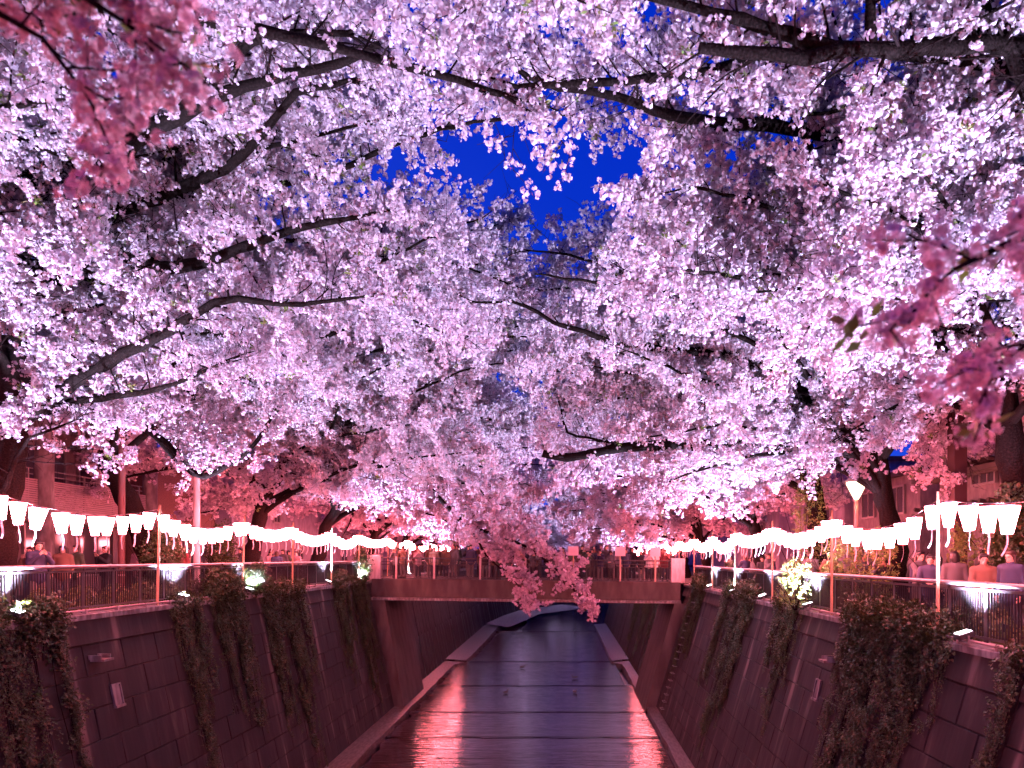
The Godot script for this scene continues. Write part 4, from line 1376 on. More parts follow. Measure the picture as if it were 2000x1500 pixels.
func lantern(at: Vector3, swing: float, spin: float, label: String, group: String, energy: float) -> void:
	if lantern_parts.is_empty():
		var b := MB.new()
		b.lathe(Vector3.ZERO, [Vector2(0.082, -0.43), Vector2(0.158, -0.02)], 6, false)
		lantern_parts.shade = b.mesh(M.paper)
		b = MB.new()
		for y in [[-0.445, 0.085], [-0.02, 0.162]]:
			b.lathe(Vector3(0, y[0], 0), [Vector2(y[1], 0), Vector2(y[1], 0.02)], 6)
		lantern_parts.rim = b.mesh(M.rim)
		b = MB.new()
		b.rod(Vector3(0, 0, 0), Vector3(0, 0.03, 0), 0.02)
		lantern_parts.hook = b.mesh(M.dark)
		lantern_parts.strips = []
		for k in 3:
			b = MB.new()
			var path := PackedVector3Array()
			for i in 5:
				path.append(Vector3(sin(i * 0.7 + k) * 0.03 * i * 0.5 + (k - 1) * 0.014 * i, -0.45 - i * 0.085, cos(i * 0.6 + k) * 0.012 * i))
			for i in 4:
				b.bar(path[i], path[i + 1] + Vector3(0, 0.004, 0), 0.032, 0.003)
			lantern_parts.strips.append(b.mesh(M.strip))
	var o := thing("paper_lantern", label, "lantern", at, spin, group)
	o.rotation.z = swing
	part(o, "shade", lantern_parts.shade)
	part(o, "rim", lantern_parts.rim)
	part(o, "hook", lantern_parts.hook)
	part(o, "paper_strip", lantern_parts.strips[rng.randi() % 3]).rotation.y = rnd(-0.6, 0.6)
	if energy <= 0.0:      # the lamp inside its neighbour stands for these
		return
	var l := OmniLight3D.new()
	l.name = "lantern_light"
	l.position = Vector3(0, -0.24, 0)
	l.light_color = Color(1.0, 0.36, 0.38)
	l.light_energy = energy
	l.light_size = 0.1
	l.omni_range = 40.0
	l.omni_attenuation = 2.0
	l.shadow_enabled = true
	o.add_child(l)

func lanterns() -> void:
	var words := ["first", "second", "third", "fourth", "fifth", "sixth", "seventh", "eighth", "ninth", "tenth", "eleventh", "twelfth"]
	var spans := ["before the first", "between the first and second", "between the second and third", "between the third and fourth", "between the fourth and fifth", "between the fifth and sixth", "between the sixth and seventh", "between the seventh and eighth"]
	for side in [0, 1]:
		var x := LX + 0.04 if side == 0 else RX - 0.02
		var y0 := 0.0 if side == 0 else RY
		var word := "apartment" if side == 0 else "shop"
		var poles: Array = [1.2, -3.5, -8.0, -12.35, -17.55, -22.2, -26.3, -30.7, -34.8, -40.5, -46.0, -53.0, -60.0, -68.0] if side == 0 else [2.4, -2.6, -7.4, -12.5, -17.45, -22.4, -27.2, -31.4, -35.8, -40.5, -46.0, -53.0, -60.0, -68.0]
		for k in poles.size():
			var far: bool = poles[k] < -41.0
			var nearest := 4 if side == 0 else 3
			var what: String = "%s before the row in view" % words[k] if k < nearest else ("beyond the footbridge" if far else words[k - nearest] + " of the row in view")
			var o := thing("lantern_pole", "slim orange bamboo lantern pole on the %s side, %s" % [word, what] + ("" if not far else ", " + words[k - 10] + " one"), "pole", Vector3(x + (0.02 if side == 0 else -0.02), y0, poles[k]), 0.0, "bamboo poles of the lantern strings")
			var b := MB.new()
			var top := 2.62 if side == 0 else 2.72
			b.lathe(Vector3.ZERO, [Vector2(0.033, -0.1), Vector2(0.031, 1.2), Vector2(0.026, top)], 10)
			part(o, "stem", b.mesh(M.bamboo))
			b = MB.new()
			for j in 6:
				b.lathe(Vector3(0, 0.25 + j * 0.4, 0), [Vector2(0.036, 0), Vector2(0.036, 0.015)], 10)
			part(o, "joint", b.mesh(M.bamboo)).set_meta("kind", "stuff")
			o.rotation.x = rnd(-0.012, 0.012)
			o.rotation.z = (-0.025 if side == 0 else 0.0) + rnd(-0.008, 0.008)
		for k in poles.size() - 1:
			var a: float = poles[k]
			var d: float = poles[k + 1]
			var far := a < -41.0
			var sag := (0.36 if side == 0 else 0.42) * (0.8 + 0.25 * sin(k * 2.1 + side))
			var h := (2.5 if side == 0 else 2.58) + y0
			var n := int(round((a - d) / (0.515 if side == 0 else 0.55)))
			if far:
				n = 8
			var path := PackedVector3Array()
			for i in 17:
				var f := i / 16.0
				path.append(Vector3(x, h - sag * 4.0 * f * (1 - f), lerpf(a, d, f)))
			var b := MB.new()
			b.tube(path, taper(17, 0.007, 0.007), 5)
			var nearest := 4 if side == 0 else 3
			var where: String = "stretch %d added out of view" % (k + 1) if k + 1 < nearest else ("beyond the footbridge, stretch %s" % words[k - 10] if far else spans[k + 1 - nearest] + " poles")  # stretches out of view are added to light the near crowns and sprays
			var c := thing("cable", "sagging thin cord of the %s side lantern string, %s" % [word, where], "cord", Vector3.ZERO, 0.0, "cords of the lantern strings")
			part(c, "cord", b.mesh(M.cord))
			for i in n:
				var f := (i + 0.5) / n + rnd(-0.012, 0.012)
				var p := Vector3(x + rnd(-0.02, 0.02), h - sag * 4.0 * f * (1 - f) - 0.035, lerpf(a, d, f))
				lantern(p, rnd(-0.13, 0.13), rnd(0, 0.7), "%s paper lantern on the %s side string, %s" % [words[i], word, where], "paper lanterns along the %s side rail" % word, 0.0 if i % 3 != 1 else (0.4 if not far else 2.0))

# ---------------------------------------------------------------- shrubs and creepers
func ivy(label: String, right: bool, strands: Array, crest: float) -> void:
	var sg := -1.0 if right else 1.0
	var xt := RX if right else LX
	var xf := RFX if right else LFX
	var yt := (RY if right else 0.0)
	var down := Vector3(xf - xt, FOOT - yt, 0).normalized()
	var out := Vector3(sg * absf(down.y), absf(down.x), 0).normalized()
	var o := thing("hanging_ivy", label, "ivy")
	var where := []
	var stems := MB.new()
	for s in strands:
		var z: float = s[0]
		var w: float = s[1]
		var l: float = s[2]
		for k in int(1 + w * 4):
			var zz := z + rnd(-w, w) * 0.4
			var p := PackedVector3Array()
			for i in 7:
				p.append(Vector3(xt, yt, zz) + down * (l * 0.9 * i / 6.0) + out * rnd(0.02, 0.06) + Vector3(0, 0, rnd(-0.06, 0.06)))
			stems.tube(p, taper(7, 0.012, 0.004), 4, false)
		for i in int(l * w * 85):
			var f := pow(rnd(0, 1), 1.25)
			var spread := w * 0.5 * (1.05 - 0.7 * f)
			var zo := (rnd(-1, 1) + rnd(-1, 1)) * 0.75 * spread + noise.get_noise_2d(f * l * 2.6, z * 9.0) * 0.45
			var q := Vector3(xt, yt, z + zo) + down * (f * l)
			if noise.get_noise_3dv(q * 3.2) < -0.2 + f * 0.3:
				continue
			q += out * (rnd(0.03, 0.2) * (1.0 - 0.5 * f))
			var b := Basis(Vector3(0, 0, -sg), -down, out) * Basis.from_euler(Vector3(rnd(-0.5, 0.5), rnd(-0.7, 0.7), rnd(-0.6, 0.6)))
			where.append(Transform3D(b.scaled(Vector3.ONE * rnd(0.5, 1.05)), q))
		for k in int(2 + w * 4):      # thin trailers beside and below the curtain
			var zt := z + rnd(-0.75, 0.75) * w
			var lt := l * rnd(0.5, 1.25)
			for i in int(lt * 26):
				var f := rnd(0, 1)
				var q := Vector3(xt, yt, zt + noise.get_noise_2d(f * lt * 2.0, zt * 30.0) * 0.3 + rnd(-0.05, 0.05)) + down * (f * lt) + out * rnd(0.02, 0.08)
				where.append(Transform3D((Basis(Vector3(0, 0, -sg), -down, out) * Basis.from_euler(Vector3(rnd(-0.5, 0.5), rnd(-0.7, 0.7), rnd(-0.6, 0.6)))).scaled(Vector3(0.45, 0.7, 0.6) * rnd(0.6, 1.0)), q))
		# a mound where it climbs over the coping
		for i in int(w * (70 + 260 * crest)):
			var q := Vector3(xt - sg * rnd(-0.22, 0.3), yt + 0.02 + rnd(0, 1) * rnd(0, 1) * crest * 1.3, z + (rnd(-1, 1) + rnd(-1, 1)) * 0.4 * w)
			where.append(Transform3D(any_turn().scaled(Vector3.ONE * rnd(0.6, 1.2)), q))
	part(o, "stems", stems.mesh(M.twig)).set_meta("kind", "stuff")
	scatter(o, "ivy_leaves", ivy_spray, where)

func leafy(called: String, label: String, category: String, at: Vector3, size: Vector3, count: int, spray: Mesh, group := "") -> Node3D:
	var o := thing(called, label, category, at, 0.0, group)
	var where := []
	for i in count:
		var d := rv()
		while d.length() > 1.0 or d.length() < 0.45:
			d = rv()
		if noise.get_noise_3dv((d + at) * 3.0) < -0.25:
			continue
		where.append(Transform3D(any_turn().scaled(Vector3.ONE * rnd(0.7, 1.2)), Vector3(d.x * size.x, size.y + d.y * size.y, d.z * size.z)))
	var b := MB.new()
	for k in 7:
		var p := shoot(Vector3(rnd(-0.05, 0.05), 0, rnd(-0.05, 0.05)), (Vector3.UP + rv() * 0.5).normalized(), size.y * 1.7, 4, 0.0, 0.2)
		b.tube(p, taper(5, 0.014, 0.005), 5, false)
	part(o, "stems", b.mesh(M.twig))
	scatter(o, "foliage", spray, where)
	return o

func shrubs_and_ivy() -> void:
	ivy("ivy spilling over the coping near the apartment building in two long dark strands", false, [[-13.9, 0.42, 5.2], [-13.2, 0.45, 3.2], [-12.5, 0.6, 3.4], [-13.6, 0.9, 0.9]], 0.35)
	ivy("narrow strand of ivy hanging below the apartment side's first floodlight", false, [[-18.5, 0.55, 4.4], [-19.3, 0.5, 2.6]], 0.2)
	ivy("ivy with grassy top climbing the apartment side railing between two floodlights", false, [[-20.5, 0.7, 3.9], [-21.6, 0.8, 4.1], [-21.0, 1.4, 1.0]], 0.75)
	ivy("broad dark curtain of ivy on the apartment side wall, the widest one", false, [[-24.0, 1.0, 4.3], [-25.4, 1.2, 5.9], [-26.8, 0.9, 3.4]], 0.4)
	ivy("reddish thin ivy on the apartment side wall near the lit arches", false, [[-31.4, 1.2, 3.9], [-32.4, 0.7, 2.6]], 0.6)
	ivy("dark ivy on the apartment side wall next to the footbridge", false, [[-33.9, 0.9, 5.4], [-35.2, 0.9, 4.2]], 0.35)
	ivy("thin ivy trailing down beside the office building", true, [[-10.2, 0.35, 4.4]], 0.15)
	ivy("huge bush of ivy tumbling over the shop side wall below the first lantern pole", true, [[-12.4, 0.7, 1.6], [-13.1, 0.9, 4.6], [-14.1, 1.1, 5.9], [-15.1, 1.1, 5.4], [-15.9, 0.7, 2.4]], 0.5)
	ivy("short ivy hanging under the lit bush on the shop side wall", true, [[-20.2, 1.0, 3.2], [-21.3, 0.7, 2.2]], 0.2)
	ivy("wide ivy curtain on the shop side wall between two floodlights", true, [[-24.8, 1.2, 4.2], [-26.2, 1.3, 5.4], [-28.2, 1.0, 3.6]], 0.55)
	ivy("ivy on the shop side wall close to the bridge pillar", true, [[-33.4, 1.0, 3.2], [-34.9, 1.2, 4.2]], 0.6)
	for k in 3:
		ivy("creepers on the shop side wall beyond the footbridge, " + ["first", "second", "third"][k] + " strand", true, [[-44.5 - k * 5.5, 1.8, 5.4], [-46.5 - k * 5.5, 1.2, 4.0]], 0.3)
	# clipped domes, one behind each railing bay; one mesh, made once
	var b := MB.new()
	b.colored = true
	for i in 420:
		var d := rv()
		while d.length() > 1.0 or d.length() < 0.2 or d.y < -0.1:
			d = rv()
		d = d.normalized() * rnd(0.9, 1.03)
		var p := Vector3(d.x * 0.4, maxf(0.02, d.y * 0.62), d.z * 0.42)
		var n := (d + rv() * 0.6).normalized()
		var x := n.cross(rv()).normalized() * rnd(0.022, 0.036)
		var y := n.cross(x).normalized() * rnd(0.022, 0.036)
		b.tint = Color(0.05, 0.08, 0.018).lerp(Color(0.13, 0.11, 0.03), rnd(0, 1))
		b.quad(p - x - y, p + x - y, p + x + y, p - x + y)
	var dome := b.mesh(M.leaf)
	var words := ["first", "second", "third", "fourth", "fifth", "sixth", "seventh", "eighth", "ninth", "tenth", "eleventh", "twelfth", "thirteenth", "fourteenth", "fifteenth", "sixteenth", "seventeenth", "eighteenth", "nineteenth", "twentieth"]
	for side in [0, 1]:
		var proto: Node3D
		for i in 20:
			var at := Vector3(LX - 0.75, 0, -12.4 - i * 1.18) if side == 0 else Vector3(RX + 0.75, RY, -9.6 - i * 1.3)
			var label := "round clipped bush behind the %s side railing, %s from the near end" % ["apartment" if side == 0 else "shop", words[i]]
			var o := thing("clipped_bush", label, "bush", at, rnd(0, TAU), "clipped bushes behind the railings")
			part(o, "foliage", dome)
			o.scale = Vector3.ONE * rnd(0.85, 1.1)
	leafy("shrub", "bright green leafy shrub lit by the apartment side's second floodlight", "shrub", Vector3(LX + 0.12, 0.0, -23.0), Vector3(0.35, 0.55, 0.5), 260, ivy_spray)
	leafy("shrub", "brilliantly lit bush of branching twigs in front of the shop side railing", "shrub", Vector3(RX - 0.2, RY, -19.6), Vector3(0.55, 0.75, 0.9), 170, leaf_spray)
	leafy("shrub", "leafy bush with pale flowers behind the shop side railing under the lanterns", "shrub", Vector3(RX + 1.1, RY, -19.4), Vector3(0.6, 1.1, 0.9), 380, leaf_spray)
	leafy("shrub", "leafy bush with pale flowers next to the second shop side lantern pole", "shrub", Vector3(RX + 1.0, RY, -17.0), Vector3(0.4, 1.15, 0.5), 260, leaf_spray)
	leafy("shrub", "tall bright green creeper column beside the office building", "shrub", Vector3(8.5, RY, -12.9), Vector3(0.42, 1.45, 0.45), 900, ivy_spray)
	leafy("shrub", "small leafy shrub lit by the floodlight at the apartment side bridge pillar", "shrub", Vector3(LX + 0.15, 0.0, -35.2), Vector3(0.4, 0.9, 0.6), 260, ivy_spray)
	leafy("shrub", "orange lit creeper column beside the dark square pole on the shop bank", "shrub", Vector3(8.9, RY, -15.2), Vector3(0.3, 1.2, 0.35), 360, leaf_spray)
	leafy("shrub", "creeper with golden leaves wrapped round the trunk behind the first apartment side pole", "shrub", Vector3(-11.75, 0.0, -20.0), Vector3(0.55, 1.1, 0.55), 520, ivy_spray)
	leafy("shrub", "creeper round the slim pale pole on the apartment bank", "shrub", Vector3(-12.2, 0.0, -24.4), Vector3(0.45, 1.3, 0.5), 420, ivy_spray)
	leafy("shrub", "creeper on the thick dark trunk", "shrub", Vector3(8.7, RY, -24.2), Vector3(0.6, 2.6, 0.6), 520, leaf_spray)

# ---------------------------------------------------------------- people
func capsule(p: Vector3, c: Array) -> float:
	var a: Vector3 = c[0]
	var ba: Vector3 = c[1] - a
	var pa := p - a
	var h := clampf(pa.dot(ba) / maxf(ba.length_squared(), 1e-9), 0.0, 1.0)
	var d := pa - ba * h
	var s: Vector3 = c[4]
	return (d * s).length() - lerpf(c[2], c[3], h)

func cap(a: Vector3, b: Vector3, r0: float, r1: float, s := Vector3.ONE) -> Array:
	return [a, b, r0, r1, s]

func nets(b: MB, parts: Array, cell: float, k: float, lo: Vector3, hi: Vector3) -> void:   # a smooth union of tapered capsules, meshed as surface nets
	var n := Vector3i(((hi - lo) / cell).ceil()) + Vector3i.ONE
	var f := PackedFloat32Array()
	f.resize(n.x * n.y * n.z)
	f.fill(0.2)
	for c in parts:
		var a: Vector3 = c[0]
		var e: Vector3 = c[1]
		var r: float = maxf(c[2], c[3]) / minf(1.0, minf(c[4].x, minf(c[4].y, c[4].z))) + k + cell * 2.0
		var l := Vector3i(((Vector3(minf(a.x, e.x), minf(a.y, e.y), minf(a.z, e.z)) - Vector3.ONE * r - lo) / cell).floor()).clamp(Vector3i.ZERO, n - Vector3i.ONE)
		var h := Vector3i(((Vector3(maxf(a.x, e.x), maxf(a.y, e.y), maxf(a.z, e.z)) + Vector3.ONE * r - lo) / cell).ceil()).clamp(Vector3i.ZERO, n - Vector3i.ONE)
		for z in range(l.z, h.z + 1):
			for y in range(l.y, h.y + 1):
				var i := (z * n.y + y) * n.x
				for x in range(l.x, h.x + 1):
					var d := capsule(lo + Vector3(x, y, z) * cell, c)
					var o := f[i + x]
					var g := maxf(k - absf(o - d), 0.0) / k
					f[i + x] = minf(o, d) - g * g * k * 0.25
	var index := {}
	var base := b.v.size()
	var count := 0
	for z in n.z - 1:
		for y in n.y - 1:
			for x in n.x - 1:
				var i := (z * n.y + y) * n.x + x
				var s0 := f[i] < 0.0
				var mixed := false
				for q in [1, n.x, n.x + 1, n.x * n.y, n.x * n.y + 1, n.x * n.y + n.x, n.x * n.y + n.x + 1]:
					if (f[i + q] < 0.0) != s0:
						mixed = true
						break
				if not mixed:
					continue
				var sum := Vector3.ZERO
				var m := 0
				for e in [[0, 0, 0, 1, 0, 0], [0, 1, 0, 1, 1, 0], [0, 0, 1, 1, 0, 1], [0, 1, 1, 1, 1, 1], [0, 0, 0, 0, 1, 0], [1, 0, 0, 1, 1, 0], [0, 0, 1, 0, 1, 1], [1, 0, 1, 1, 1, 1], [0, 0, 0, 0, 0, 1], [1, 0, 0, 1, 0, 1], [0, 1, 0, 0, 1, 1], [1, 1, 0, 1, 1, 1]]:
					var fa := f[i + (e[2] * n.y + e[1]) * n.x + e[0]]
					var fb := f[i + (e[5] * n.y + e[4]) * n.x + e[3]]
					if (fa < 0.0) != (fb < 0.0):
						sum += Vector3(e[0], e[1], e[2]).lerp(Vector3(e[3], e[4], e[5]), fa / (fa - fb))
						m += 1
				index[i] = base + count
				count += 1
				var sx := n.x * n.y
				var nn := Vector3(f[i + 1] - f[i] + f[i + n.x + 1] - f[i + n.x] + f[i + sx + 1] - f[i + sx] + f[i + sx + n.x + 1] - f[i + sx + n.x], f[i + n.x] - f[i] + f[i + n.x + 1] - f[i + 1] + f[i + sx + n.x] - f[i + sx] + f[i + sx + n.x + 1] - f[i + sx + 1], f[i + sx] - f[i] + f[i + sx + 1] - f[i + 1] + f[i + sx + n.x] - f[i + n.x] + f[i + sx + n.x + 1] - f[i + n.x + 1])
				b.v.append(lo + (Vector3(x, y, z) + sum / m) * cell)
				b.n.append(nn.normalized())
				b.c.append(b.tint)
				b.uv.append(Vector2.ZERO)
	var st := [1, n.x, n.x * n.y]
	for i in index:
		var x: int = i % n.x
		var y: int = (i / n.x) % n.y
		var z: int = i / (n.x * n.y)
		for ax in 3:
			var u: int = st[(ax + 1) % 3]
			var w: int = st[(ax + 2) % 3]
			var p := [x, y, z]
			if p[(ax + 1) % 3] == 0 or p[(ax + 2) % 3] == 0:
				continue
			var s0 := f[i] < 0.0
			if s0 == (f[i + st[ax]] < 0.0):
				continue
			if not (index.has(i - u) and index.has(i - w) and index.has(i - u - w)):
				continue
			var q := [index[i], index[i - u], index[i - u - w], index[i - w]]
			if s0:
				b.ix.append(q[0]); b.ix.append(q[2]); b.ix.append(q[1])
				b.ix.append(q[0]); b.ix.append(q[3]); b.ix.append(q[2])
			else:
				b.ix.append(q[0]); b.ix.append(q[1]); b.ix.append(q[2])
				b.ix.append(q[0]); b.ix.append(q[2]); b.ix.append(q[3])

func hand(b: MB, w: Vector3, d: Vector3, palm: Vector3, thumb: Vector3) -> void:   # wrist, direction of the fingers, palm normal, side of the thumb
	var p := []
	var across := thumb.normalized()
	var kn := w + d * 0.085
	p.append(cap(w, w + d * 0.03, 0.022, 0.026))
	for k in 4:
		var o := across * (0.027 - 0.018 * k)
		p.append(cap(w + d * 0.02 + o * 0.5, kn + o, 0.014, 0.011))
		var l: float = [0.036, 0.041, 0.038, 0.029][k]
		var bend := (d + palm * 0.35).normalized()
		var j := kn + o + bend * l
		p.append(cap(kn + o, j, 0.0095, 0.0085))
		p.append(cap(j, j + (d + palm * 1.1).normalized() * l * 0.85, 0.0085, 0.007))
	var t := w + d * 0.025 + across * 0.024
	p.append(cap(t, t + (across * 0.8 + d * 0.7).normalized() * 0.035, 0.012, 0.0105))
	p.append(cap(t + (across * 0.8 + d * 0.7).normalized() * 0.035, t + (across * 0.8 + d * 0.7).normalized() * 0.035 + (across * 0.3 + d + palm * 0.3).normalized() * 0.03, 0.0105, 0.008))
	nets(b, p, 0.006, 0.006, w - Vector3.ONE * 0.2, w + Vector3.ONE * 0.2)

func figure(pose: int) -> Dictionary:      # standing, looking along +z, 1.68 m
	var sh := [Vector3(-0.175, 1.365, 0), Vector3(0.175, 1.365, 0)]
	var el := [Vector3(-0.235, 1.09, -0.03), Vector3(0.235, 1.09, -0.03)]
	var wr := [Vector3(-0.22, 0.87, 0.05), Vector3(0.22, 0.87, 0.05)]
	if pose == 1:      # holding a phone up
		el = [Vector3(-0.24, 1.16, 0.12), Vector3(0.24, 1.16, 0.12)]
		wr = [Vector3(-0.07, 1.36, 0.27), Vector3(0.07, 1.36, 0.27)]
	elif pose == 2:    # leaning forward on the railing
		el = [Vector3(-0.24, 1.12, 0.1), Vector3(0.24, 1.12, 0.1)]
		wr = [Vector3(-0.1, 1.08, 0.31), Vector3(0.1, 1.08, 0.31)]
	var limb := []
	var skin := MB.new()
	var body := []
	body.append(cap(Vector3(0, 0.95, 0), Vector3(0, 1.1, 0), 0.115, 0.1, Vector3(0.8, 1, 1.15)))
	body.append(cap(Vector3(0, 1.1, 0), Vector3(0, 1.33, 0), 0.105, 0.11, Vector3(0.75, 1, 1.15)))
	body.append(cap(Vector3(0, 1.34, -0.005), Vector3(0, 1.47, 0.01), 0.06, 0.05))
	for k in 2:
		var s := -1.0 if k == 0 else 1.0
		body.append(cap(sh[k] * Vector3(0.6, 1, 1), sh[k], 0.065, 0.055))
		body.append(cap(sh[k], el[k], 0.047, 0.038))
		body.append(cap(el[k], wr[k], 0.037, 0.025))
		body.append(cap(Vector3(s * 0.085, 0.92, 0), Vector3(s * 0.095, 0.49, 0.015), 0.085, 0.055))
		body.append(cap(Vector3(s * 0.095, 0.49, 0.015), Vector3(s * 0.1, 0.09, -0.01), 0.055, 0.036))
		body.append(cap(Vector3(s * 0.1, 0.05, -0.02), Vector3(s * 0.12, 0.035, 0.13), 0.042, 0.032))
	nets(skin, body, 0.021, 0.03, Vector3(-0.36, -0.04, -0.25), Vector3(0.36, 1.54, 0.4))
	# head: skull, jaw, nose, brows, ears
	var hc := Vector3(0, 1.575, 0.015)
	var head := [cap(hc + Vector3(0, 0.02, -0.012), hc + Vector3(0, 0.022, -0.005), 0.084, 0.084, Vector3(1.14, 0.95, 1.0)), cap(hc + Vector3(0, -0.045, 0.022), hc + Vector3(0, -0.072, 0.045), 0.058, 0.036), cap(hc + Vector3(0, -0.14, -0.01), hc + Vector3(0, -0.06, -0.01), 0.05, 0.055), cap(hc + Vector3(0, 0.005, 0.082), hc + Vector3(0, -0.024, 0.096), 0.008, 0.013), cap(hc + Vector3(-0.035, 0.022, 0.075), hc + Vector3(0.035, 0.022, 0.075), 0.011, 0.011), cap(hc + Vector3(-0.018, -0.054, 0.079), hc + Vector3(0.018, -0.054, 0.079), 0.008, 0.008)]
	for s in [-1, 1]:
		head.append(cap(hc + Vector3(s * 0.078, 0.012, -0.01), hc + Vector3(s * 0.076, -0.022, -0.005), 0.013, 0.009, Vector3(1.5, 1, 0.8)))
	nets(skin, head, 0.009, 0.014, hc + Vector3(-0.13, -0.2, -0.14), hc + Vector3(0.13, 0.15, 0.15))
	for k in 2:
		var d: Vector3 = (wr[k] - el[k]).normalized()
		if pose == 1:
			d = Vector3(0.5 if k == 0 else -0.5, 0.8, 0.3).normalized()
		var th := Vector3(0, 0, 1) if pose == 0 else Vector3(1.0 if k == 0 else -1.0, 0.6, 0)
		th = (th - d * th.dot(d)).normalized()
		hand(skin, wr[k] + d * 0.01, d, th.cross(d) * (1.0 if k == 0 else -1.0), th)
	var coat := MB.new()
	var c := []
	c.append(cap(Vector3(0, 0.8, 0), Vector3(0, 1.1, 0), 0.16, 0.135, Vector3(0.82, 1, 1.12)))
	c.append(cap(Vector3(0, 1.1, 0), Vector3(0, 1.32, 0), 0.135, 0.13, Vector3(0.76, 1, 1.1)))
	c.append(cap(Vector3(0, 1.38, -0.012), Vector3(0, 1.435, 0.0), 0.085, 0.076))
	for k in 2:
		c.append(cap(sh[k] * Vector3(0.6, 1, 1), sh[k], 0.09, 0.075))
		c.append(cap(sh[k], el[k], 0.069, 0.056))
		c.append(cap(el[k], wr[k].lerp(el[k], 0.06), 0.056, 0.044))
	nets(coat, c, 0.021, 0.035, Vector3(-0.42, 0.55, -0.3), Vector3(0.42, 1.56, 0.45))
	var tr := MB.new()
	c = []
	for s in [-1, 1]:
		c.append(cap(Vector3(s * 0.085, 0.92, 0), Vector3(s * 0.095, 0.49, 0.015), 0.1, 0.072))
		c.append(cap(Vector3(s * 0.095, 0.49, 0.015), Vector3(s * 0.1, 0.12, -0.01), 0.07, 0.056))
	nets(tr, c, 0.024, 0.03, Vector3(-0.26, 0.03, -0.2), Vector3(0.26, 1.08, 0.24))
	var shoe := MB.new()
	for s in [-1, 1]:
		c = [cap(Vector3(s * 0.1, 0.055, -0.035), Vector3(s * 0.122, 0.04, 0.15), 0.052, 0.04)]
		nets(shoe, c, 0.016, 0.01, Vector3(s * 0.11 - 0.1, -0.03, -0.12), Vector3(s * 0.11 + 0.1, 0.14, 0.24))
	var hair := MB.new()
	c = [cap(hc + Vector3(0, 0.032, -0.026), hc + Vector3(0, 0.036, -0.016), 0.09, 0.09, Vector3(1.06, 0.95, 1.0)), cap(hc + Vector3(0, -0.03, -0.055), hc + Vector3(0, -0.09 if pose != 2 else -0.06, -0.06), 0.066, 0.05, Vector3(0.8, 1, 1.2))]
	c.append(cap(hc + Vector3(-0.05, 0.075, 0.045), hc + Vector3(0.05, 0.075, 0.045), 0.032, 0.032))
	if pose == 0:
		for s in [-1, 1]:
			c.append(cap(hc + Vector3(s * 0.082, 0.02, -0.015), hc + Vector3(s * 0.08, -0.12, -0.02), 0.025, 0.02))
	nets(hair, c, 0.012, 0.02, hc + Vector3(-0.15, -0.2, -0.16), hc + Vector3(0.15, 0.18, 0.14))
	var eyes := MB.new()
	for s in [-1, 1]:
		eyes.lathe(hc + Vector3(s * 0.033, -0.004, 0.078), [Vector2(0.001, -0.006), Vector2(0.009, -0.003), Vector2(0.009, 0.003), Vector2(0.001, 0.006)], 8)
	eyes.box(hc + Vector3(0, -0.054, 0.087), Vector3(0.036, 0.005, 0.006))
	return {"body": skin.mesh(M.skin), "coat": coat.mesh(M.dark), "trousers": tr.mesh(M.dark), "shoes": shoe.mesh(M.black), "hair": hair.mesh(M.dark), "eyes": eyes.mesh(M.dark), "phone": pose == 1, "phone_at": Vector3(0, 1.46, 0.34)}

var figures := []

func person(at: Vector3, turn: float, pose: int, cloth: Array, trousers: StandardMaterial3D, hairm: StandardMaterial3D, label: String, group: String, size: float) -> void:
	var o := thing("person", label, "person", at, turn, group)
	o.scale = Vector3.ONE * size
	var F: Dictionary = figures[pose]
	part(o, "body", F.body)
	part(o, "coat", F.coat).set_surface_override_material(0, cloth[1])
	part(o, "trousers", F.trousers).set_surface_override_material(0, trousers)
	part(o, "shoes", F.shoes)
	part(o, "hair", F.hair).set_surface_override_material(0, hairm)
	part(o, "face_features", F.eyes)

